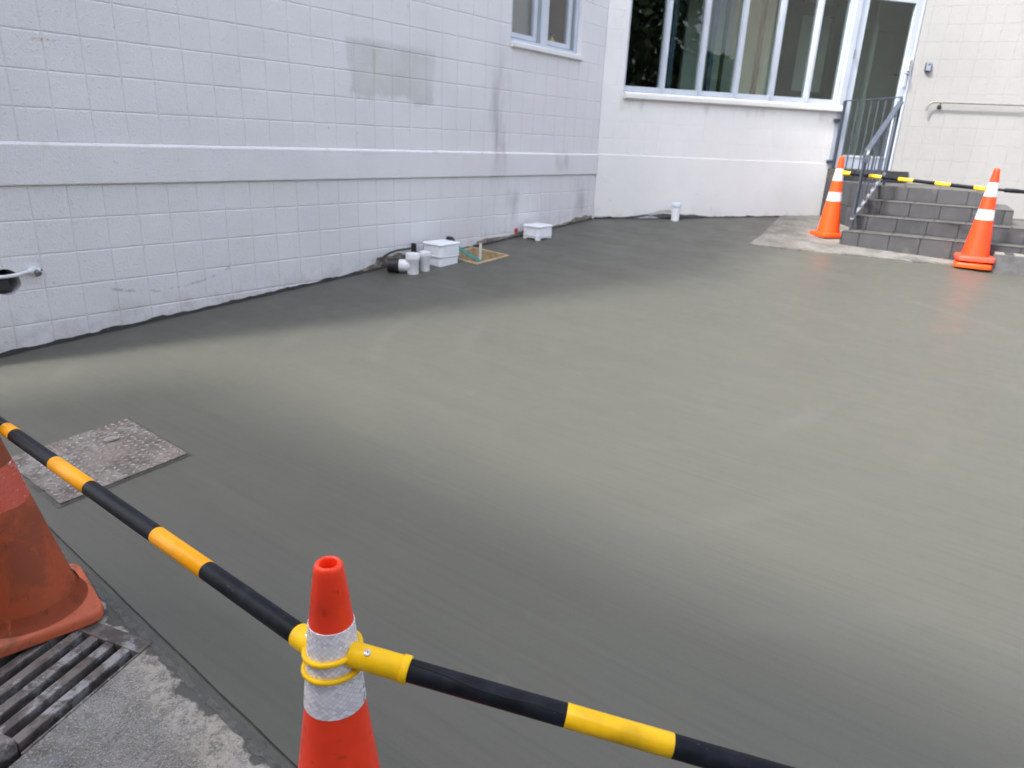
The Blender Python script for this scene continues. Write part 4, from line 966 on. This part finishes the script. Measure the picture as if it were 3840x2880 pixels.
mb.build('edge_groove', M_simple('groove_dark', (.06, .058, .052), .7, 0, .3, 30, .5, 70, .006), cp)
mb = MB(); cx = cpt(.16, .15, .012); mb.lathe([(0, .0), (.03, .001), (.026, .006), (.012, .005), (0, .001)], 14, cx); 
for v in mb.v: v.x += (v.y - cx.y) * .3
mb.build('cement_splash', M_simple('cement_splash', (.20, .195, .185), .7, 0, .2, 40, .5), cp, smooth=True)

gt = thing('drain_grate', gp(-1.3, 1.6), 'heavy cast iron drain grate with long slots half under the grimy cone', 'drain grate')
def gpt(a, b, h): p = Vector((GR_O.x, GR_O.y, 0)) + GR_1 * a + GR_2 * b; return gp(p.x, p.y, h)
def gbar(a0, a1, b0, b1, top, dep, nm, mat=IRON, bev=.003, tw=0):
    mb = MB(); c = [(a0, b0), (a1, b0), (a1, b1), (a0, b1)]; mb.hexa([gpt(*q, -dep) for q in c] + [gpt(*q, top) for q in c]); o = mb.build(nm, mat, gt, bevel=bev); return o
gbar(.001, .050, .001, GR_W - .001, .013, .06, 'rim'); gbar(.0505, GR_L - .06, .001, .009, .010, .06, 'rim'); gbar(.0505, GR_L - .06, GR_W - .022, GR_W - .001, .012, .06, 'rim')
gbar(GR_L - .075, GR_L - .001, .035, GR_W - .001, .030, .06, 'end_block', bev=.008)
b = .036
while b < GR_W - .05: gbar(.0505, GR_L - .0755, b, b + .031, .012, .05, 'grate_bar'); b += .061
mb = MB(); c = [(-.0, -.0), (GR_L, -.0), (GR_L, GR_W), (-.0, GR_W)]
k = 4; mb.add([gpt(*q, -.005) for q in c] + [gpt(*q, -.22) for q in c], [(4, 5, 6, 7)] + [(i, (i + 1) % 4, 4 + (i + 1) % 4, 4 + i) for i in range(4)]); mb.build('sump', M_simple('sump_dark', (.016, .015, .014), .9), gt)
# ================================================================== CONES
def cone_parts(root, prof, bands, mats, base, n=44, hole=True, jitter=None, thick=.0035, basemat=None, lean=None):
    """prof: [(z, r)] body outline from the base up; bands: [(z0, z1, material, name)]"""
    def rad(z):
        for (za, ra), (zb_, rb) in zip(prof[:-1], prof[1:]):
            if za <= z <= zb_: return ra + (rb - ra) * (z - za) / (zb_ - za)
        return prof[-1][1]
    zs = sorted(set([z for z, _ in prof]))
    out = [(rad(z), z) for z in zs]; zt = zs[-1]; rt = rad(zt); hr_ = rt * .52
    cap = [(rt * .975, zt + .005), (rt * .92, zt + .0095), (rt * .83, zt + .0125), (rt * .72, zt + .0135), (rt * .61, zt + .0118), (hr_ * 1.06, zt + .007), (hr_, zt + .001), (hr_ * .97, zt - .03), (hr_ * 1.2, zt - .08)] if hole else [(rt * .9, zt + .008), (rt * .6, zt + .014), (0, zt + .016)]
    jit = (lambda i, a: 1 - (.10 * max(0, math.cos(4 * a + .6)) ** 6 if hole and i >= len(out) + 3 else 0))
    mb = MB(); mb.lathe(out + cap, n, jit=jit)
    if lean:
        for v in mb.v: v.x += lean[0] * v.z; v.y += lean[1] * v.z
    o = link('cone_body', mb.mesh('cone_body', smooth=True), mats[0], root)
    for z0, z1, mt, nm in bands:
        k2 = 6; pr_ = [(rad(z0) + .0002, z0)] + [(rad(z0 + (z1 - z0) * i / k2) + .0014, z0 + .0004 + (z1 - z0 - .0008) * i / k2) for i in range(k2 + 1)] + [(rad(z1) + .0002, z1)]
        b_ = MB(); b_.lathe(pr_, n)
        if lean:
            for v in b_.v: v.x += lean[0] * v.z; v.y += lean[1] * v.z
        link(nm, b_.mesh(nm, smooth=True), mt, root)
    hw, th_, ch, rb = base; mb = MB()
    oc = []
    for sx_, sy_ in ((1, 1), (-1, 1), (-1, -1), (1, -1)):
        c1, c2 = (sx_ * hw, sy_ * (hw - ch)), (sx_ * (hw - ch), sy_ * hw); m1 = (sx_ * (hw - ch * .29), sy_ * (hw - ch * .29)); oc += [c1, m1, c2] if sx_ * sy_ > 0 else [c2, m1, c1]
    k = len(oc); lv = [(1.0, .0), (1.0, th_ * .55), (.985, th_ * .85), (.95, th_)]
    for s_, z in lv: mb.v += [Vector((x * s_, y * s_, z)) for x, y in oc]
    for l in range(len(lv) - 1):
        for i in range(k): mb.f.append([l * k + i, l * k + (i + 1) % k, (l + 1) * k + (i + 1) % k, (l + 1) * k + i])
    mb.f.append(list(range(3 * k, 4 * k)))
    mb.f.append(list(range(k))[::-1])
    link('cone_base', mb.mesh('cone_base', smooth=True), basemat or mats[0], root, bevel=.004)
    mb = MB(); mb.lathe([(rad(th_) + .012, th_ * .97), (rad(th_ * 1.1) + .007, th_ * 1.12), (rad(th_ * 1.5) + .003, th_ * 1.5), (rad(th_ * 2.2) + .0002, th_ * 2.2)], n)
    if lean: 
        for v in mb.v: v.x += lean[0] * v.z; v.y += lean[1] * v.z; link('skirt_fillet', mb.mesh('skirt_fillet', smooth=True), basemat or mats[0], root)
# nearest cone
NC = Vector((-.2755, .9416, gp(0, .9416).z)); TOPH = .9014 - NC.z - .012
t = thing('traffic_cone', NC, 'nearest clean red-orange cone with yellow pole collars at bottom centre', 'traffic cone', 'orange traffic cones with white bands', R(20))
cone_parts(t, [(.03, .128), (TOPH - .36, .0632), (TOPH - .258, .0502), (TOPH - .100, .0360), (TOPH - .0565, .0303), (TOPH - .0545, .0308), (TOPH - .012, .0250), (TOPH - .004, .0240)], [(TOPH - .258, TOPH - .100, REFL, 'reflective_band')], [OR_NEAR], (.185, .035, .04, .1))
# left grimy cone
LC = gp(-1.468, 1.80, .012)
t = thing('traffic_cone', LC, 'large grimy faded orange cone at left edge standing on the drain grate', 'traffic cone', 'orange traffic cones with white bands', math.atan2(.72, -.69))
cone_parts(t, [(.03, .154), (.05, .149), (.08, .143), (.565, .083), (.90, .043)], [(.40, .52, REFL_OLD, 'reflective_band')], [OR_OLD], (.176, .038, .045, .1), basemat=OR_OLDB, lean=tuple(Matrix.Rotation(-math.atan2(.72, -.69), 2) @ Vector((-.105, -.03))))
# two far cones
def far_cone(x, y, h0, label, mat, bm_, rz, col1):
    t = thing('traffic_cone', gp(x, y, h0), label, 'traffic cone', 'orange traffic cones with white bands', rz)
    cone_parts(t, [(.03, .128), (.055, .122), (.865, .030), (.885, .027)], [(.630, .765, REFL_FAR, 'reflective_band'), (.405, .505, REFL_FAR, 'reflective_band')], [mat], (.168 if h0 < .015 or h0 > .05 else .160, .048, .05, .1), hole=False, basemat=bm_); return t
far_cone(3.655, 8.48, .016, 'bright orange cone at left foot of the steps beside the railing post', OR_F1, OR_F1, R(12), None)
far_cone(4.665, 7.262, .012, 'squat orange base of a cone nested beneath the right-hand cone', OR_F1, OR_F1, R(-30), None)
f2 = far_cone(4.665, 7.262, .080, 'vermilion cone at right, raised on another cone nested inside its base', OR_F2, OR_BASE, R(-24), None)
# keep only the base and lower skirt of the nested cone
for o in list(COL.objects):
    if o.parent and o.parent.get('label', '').startswith('squat') and o.name.split('.')[0] == 'reflective_band': bpy.data.objects.remove(o)
for o in list(COL.objects):
    if o.parent and o.parent.get('label', '').startswith('squat') and o.name.split('.')[0] == 'cone_body':
        mb = MB(); mb.lathe([(.118, .03), (.114, .055), (.10, .12), (.08, .12)], 40); o.data = mb.mesh('cone_body', smooth=True); o.data.materials.append(OR_F1)
    if o.parent and o.parent.get('label', '').startswith('squat') and o.name.split('.')[0] == 'skirt_fillet': bpy.data.objects.remove(o)

# ================================================================== BARRIER POLES
def pole(name, a, b, segs, r, label, group='striped barrier poles', extra_end=None):
    a, b = Vector(a), Vector(b); d = (b - a).normalized(); t = thing(name, a, label, 'barrier pole', group)
    for s0, s1, mt, nm, k in segs:
        mb = MB(); rr = r * k; e = .0015 if k > 1 else 0
        mb.tube([a + d * s0, a + d * (s0 + .0012), a + d * (s1 - .0012), a + d * s1], [rr - e * .6, rr, rr, rr - e * .6], 28); mb.build(nm, mt, t, smooth=True)
    return t, a, d
def ring_part(t, c, r, tr, tilt, mat, nm='collar_ring'):
    n = 48; mb = MB(); ax, an = tilt
    q = Matrix.Rotation(an, 3, Vector(ax)); mb.tube([c + q @ Vector((r * math.cos(2 * math.pi * i / n), r * math.sin(2 * math.pi * i / n), 0)) for i in range(n)], tr, 12, closed=True); return mb.build(nm, mat, t, smooth=True)
def screw(t, p, nrm):
    mb = MB(); nrm = Vector(nrm).normalized(); mb.tube([p, p + nrm * .0016, p + nrm * .0026], [.0056, .0056, .0035], 14); mb.build('screw', CHROME, t, smooth=True)
    x = nrm.cross(Vector((1, 0, 0))).normalized(); y = nrm.cross(x); mb = MB()
    for v in (x, y): mb.bar(p + nrm * .0026 - v * .003, p + nrm * .0026 + v * .003, .0011, .0008, up=tuple(nrm))
    mb.build('screw_slot', DARKM, t)
PR = .0185
N1 = Vector((-.339, .976, .726)); N2 = Vector((-1.419, 1.781, .726))
seg = [(-.075, .006, YEL_COL, 'socket', 1.13), (-.01, .290, BLACK, 'black_tube', 1), (.289, .482, YEL_TAPE, 'yellow_tape', 1.03), (.481, .792, BLACK, 'black_tube', 1), (.791, .985, YEL_TAPE, 'yellow_tape', 1.03), (.984, 1.238, BLACK, 'black_tube', 1), (1.237, 1.303, YEL_TAPE, 'yellow_tape', 1.03), (1.302, 1.44, BLACK, 'black_tube', 1)]
seg[6] = (1.237, 1.300, YEL_TAPE, 'yellow_tape', 1.03)
t, a, d = pole('barrier_pole', N1, N2, seg, PR, 'black pole with amber bands running from nearest cone to the grimy left cone')
ring_part(t, Vector((NC.x, NC.y, NC.z + TOPH - .186)), .0475, .0050, ((.6, 1, 0), R(-5)), YEL_COL)
s_ = a - d * .028; upv = Vector((0, 0, 1)); nrm = (upv * .8 + Vector((.35, -.45, 0))); nrm = (nrm - d * nrm.dot(d)).normalized(); screw(t, s_ + nrm * PR * 1.125, nrm)
mb = MB(); mb.bar(a - d * .072, Vector((NC.x, NC.y, NC.z + TOPH - .180)) + Vector((-.030, .037, 0)), .026, .014); mb.build('neck', YEL_COL, t, bevel=.003)
R1 = Vector((-.147, .911, .724)); R2 = Vector((.273, .846, .660)); dR = (R2 - R1).normalized()
seg = [(-.098, -.006, YEL_COL, 'socket', 1.12), (-.010, .003, YEL_COL, 'socket_lip', 1.22), (-.02, .262, BLACK, 'black_tube', 1), (.261, .432, YEL_TAPE2, 'yellow_tape', 1.03), (.431, .78, BLACK, 'black_tube', 1), (.779, .95, YEL_TAPE2, 'yellow_tape', 1.03), (.949, 1.5, BLACK, 'black_tube', 1)]
t, a, d = pole('barrier_pole', R1, R2, seg, PR, 'black pole with yellow socket and torn tape running right from nearest cone')
ring_part(t, Vector((NC.x, NC.y, NC.z + TOPH - .153)), .0452, .0050, ((.15, 1, 0), R(-7)), YEL_COL)
s_ = a - d * .068; nrm = (Vector((0, 0, 1)) + Vector((0, -.45, 0))); nrm = (nrm - d * nrm.dot(d)).normalized(); screw(t, s_ + nrm * PR * 1.115, nrm)
mb = MB(); mb.bar(Vector((NC.x, NC.y, NC.z + TOPH - .158)) + Vector((.046, -.006, 0)), a - d * .09, .026, .016); mb.build('neck', YEL_COL, t, bevel=.003)
# loose edge of the black sleeve
sx = d.cross(Vector((0, 0, 1))).normalized(); sy = sx.cross(d); camv = (Vector((0, 0, ZO)) - a); camv = (camv - d * camv.dot(d)).normalized(); side = camv.cross(d)
if side.z < 0: side = -side
mb = MB(); pts = []
for i in range(24):
    q = i / 23; ang = R(12 + 24 * math.exp(-q * 5) - 10 * q + 7 * math.sin(q * 9)) ; pts.append(a + d * (.006 + .25 * q) + (camv * math.cos(ang) + side * math.sin(ang)) * (PR + .0002))
mb.tube(pts, [.0011 * (1 - .5 * i / 23) for i in range(24)], 6); mb.build('sleeve_edge', M_simple('split_edge', (.003, .003, .004), .6), t)
# far pole between the two far cones
c1 = gp(3.655, 8.48, .74); c2 = gp(4.665, 7.262, .775); Lf = (c2 - c1).length; fr_ = [.027, .087, .222, .31, .426, .523, .665, .759, .901, .965]
fr_ = [x * Lf for x in fr_]
seg = [(fr_[0], fr_[1], YEL_FAR, 'socket', 1.2), (fr_[1] - .002, fr_[2], BLACK, 'black_tube', 1), (fr_[2] - .001, fr_[3], YEL_FAR, 'yellow_tape', 1.05), (fr_[3] - .001, fr_[4], BLACK, 'black_tube', 1), (fr_[4] - .001, fr_[5], YEL_FAR, 'yellow_tape', 1.05), (fr_[5] - .001, fr_[6], BLACK, 'black_tube', 1), (fr_[6] - .001, fr_[7], YEL_FAR, 'yellow_tape', 1.05), (fr_[7] - .001, fr_[8], BLACK, 'black_tube', 1), (fr_[8] - .002, fr_[9], YEL_FAR, 'socket', 1.2)]
t, a, d = pole('barrier_pole', c1, c2, seg, .0185, 'striped yellow and black pole spanning the foot of the steps between far cones')
ring_part(t, c1 + Vector((0, 0, 0)), .044, .0045, ((1, 0, 0), R(3)), YEL_FAR); ring_part(t, c2 + Vector((0, 0, -.012)), .046, .0045, ((1, 0, 0), R(-3)), YEL_FAR)
b_ = c2 + Vector((.05, -.01, .004)); b2 = b_ + S.d * 1.2 + Vector((0, 0, -.03))
t, a, d = pole('barrier_pole', b_, b2, [(.0, .06, BLACK, 'socket', .7), (.055, .18, BLACK, 'socket', 1.15), (.17, 1.2, BLACK, 'black_tube', 1)], .0175, 'plain black pole leading off right from the vermilion far cone')
ring_part(t, c2 + Vector((0, 0, .006)), .0435, .004, ((1, 0, 0), R(4)), BLACK)

# ================================================================== BEYOND THE YARD (casts the near shade, shows in the glass)
nb = thing('neighbouring_building', (-5.74, 1.5, 0), 'plain rendered building across the old footpath shading the near slab', 'building')
H2 = 5.65; o2 = Vector((-5.74, 1.50, -.3)); d1 = Vector((math.sin(R(125)), math.cos(R(125)), 0)); d2 = Vector((math.sin(R(215)), math.cos(R(215)), 0))
mb = MB(); p = [o2, o2 + d1 * 13, o2 + d1 * 13 + d2 * 6, o2 + d2 * 6]; mb.hexa(p + [q + Vector((0, 0, H2 + .3)) for q in p]); mb.build('wall', NEIGH, nb)
ob = thing('opposite_building', (16.7, -2.15, gz(0) + ZO), 'pale olive facade added out of view to brighten the glass by its reflection', 'building')  # unseen facade, added so its reflection lightens the panes
mb = MB(); fb2 = Vector((math.sin(R(53)), math.cos(R(53)), 0)); nb2 = Vector((fb2.y, -fb2.x, 0)); q0 = Vector((16.7, -2.15, -.2)); p = [q0, q0 + fb2 * 16, q0 + fb2 * 16 + nb2 * 8, q0 + nb2 * 8]
mb.hexa(p + [q + Vector((0, 0, 8.5)) for q in p]); mb.build('wall', M_simple('olive_cladding', (.66, .67, .56), .8, 0, .05, 1), ob)
mb = MB(); mb.bar(q0 + Vector((0, 0, 8.55)), q0 + fb2 * 16 + Vector((0, 0, 8.55)), .5, .12); mb.build('roof_edge', FRAMED, ob)
dt = bpy.data.meshes.new('x'); mb = MB(); tr_ = MB(); rr = random.Random(3)
for cx, cy, hh, rd in ((20.4, -8.7, 5.4, 2.6), (23.5, -8.2, 4.8, 2.6), (19.0, -12.6, 11.0, 3.4), (15.8, -13.5, 10.0, 3.0), (26, -13, 5.0, 4.0), (12.0, -15.5, 10.5, 3.6)):
    for i in range(3200):
        a = rr.uniform(0, 6.28); v = rr.uniform(-1, 1); s_ = rr.random() ** .33; x = Vector((math.cos(a) * math.sqrt(1 - v * v), math.sin(a) * math.sqrt(1 - v * v), v)) * s_
        c = Vector((cx + x.x * rd, cy + x.y * rd, hh * .58 + x.z * hh * .42)); n1 = Vector((rr.uniform(-1, 1), rr.uniform(-1, 1), rr.uniform(-1, 1))).normalized(); n2 = n1.orthogonal().normalized() * rr.uniform(.08, .22); n3 = n1.cross(n2).normalized() * rr.uniform(.08, .22)
        mb.add([c - n2 - n3, c + n2 - n3, c + n2 + n3, c - n2 + n3], [(0, 1, 2, 3)])
bpy.data.meshes.remove(dt)
mb.build('distant_trees', LEAF, kind='stuff', label='dark mass of trees across the street seen reflected in the windows')
for me in list(bpy.data.meshes):
    if not me.users: bpy.data.meshes.remove(me)
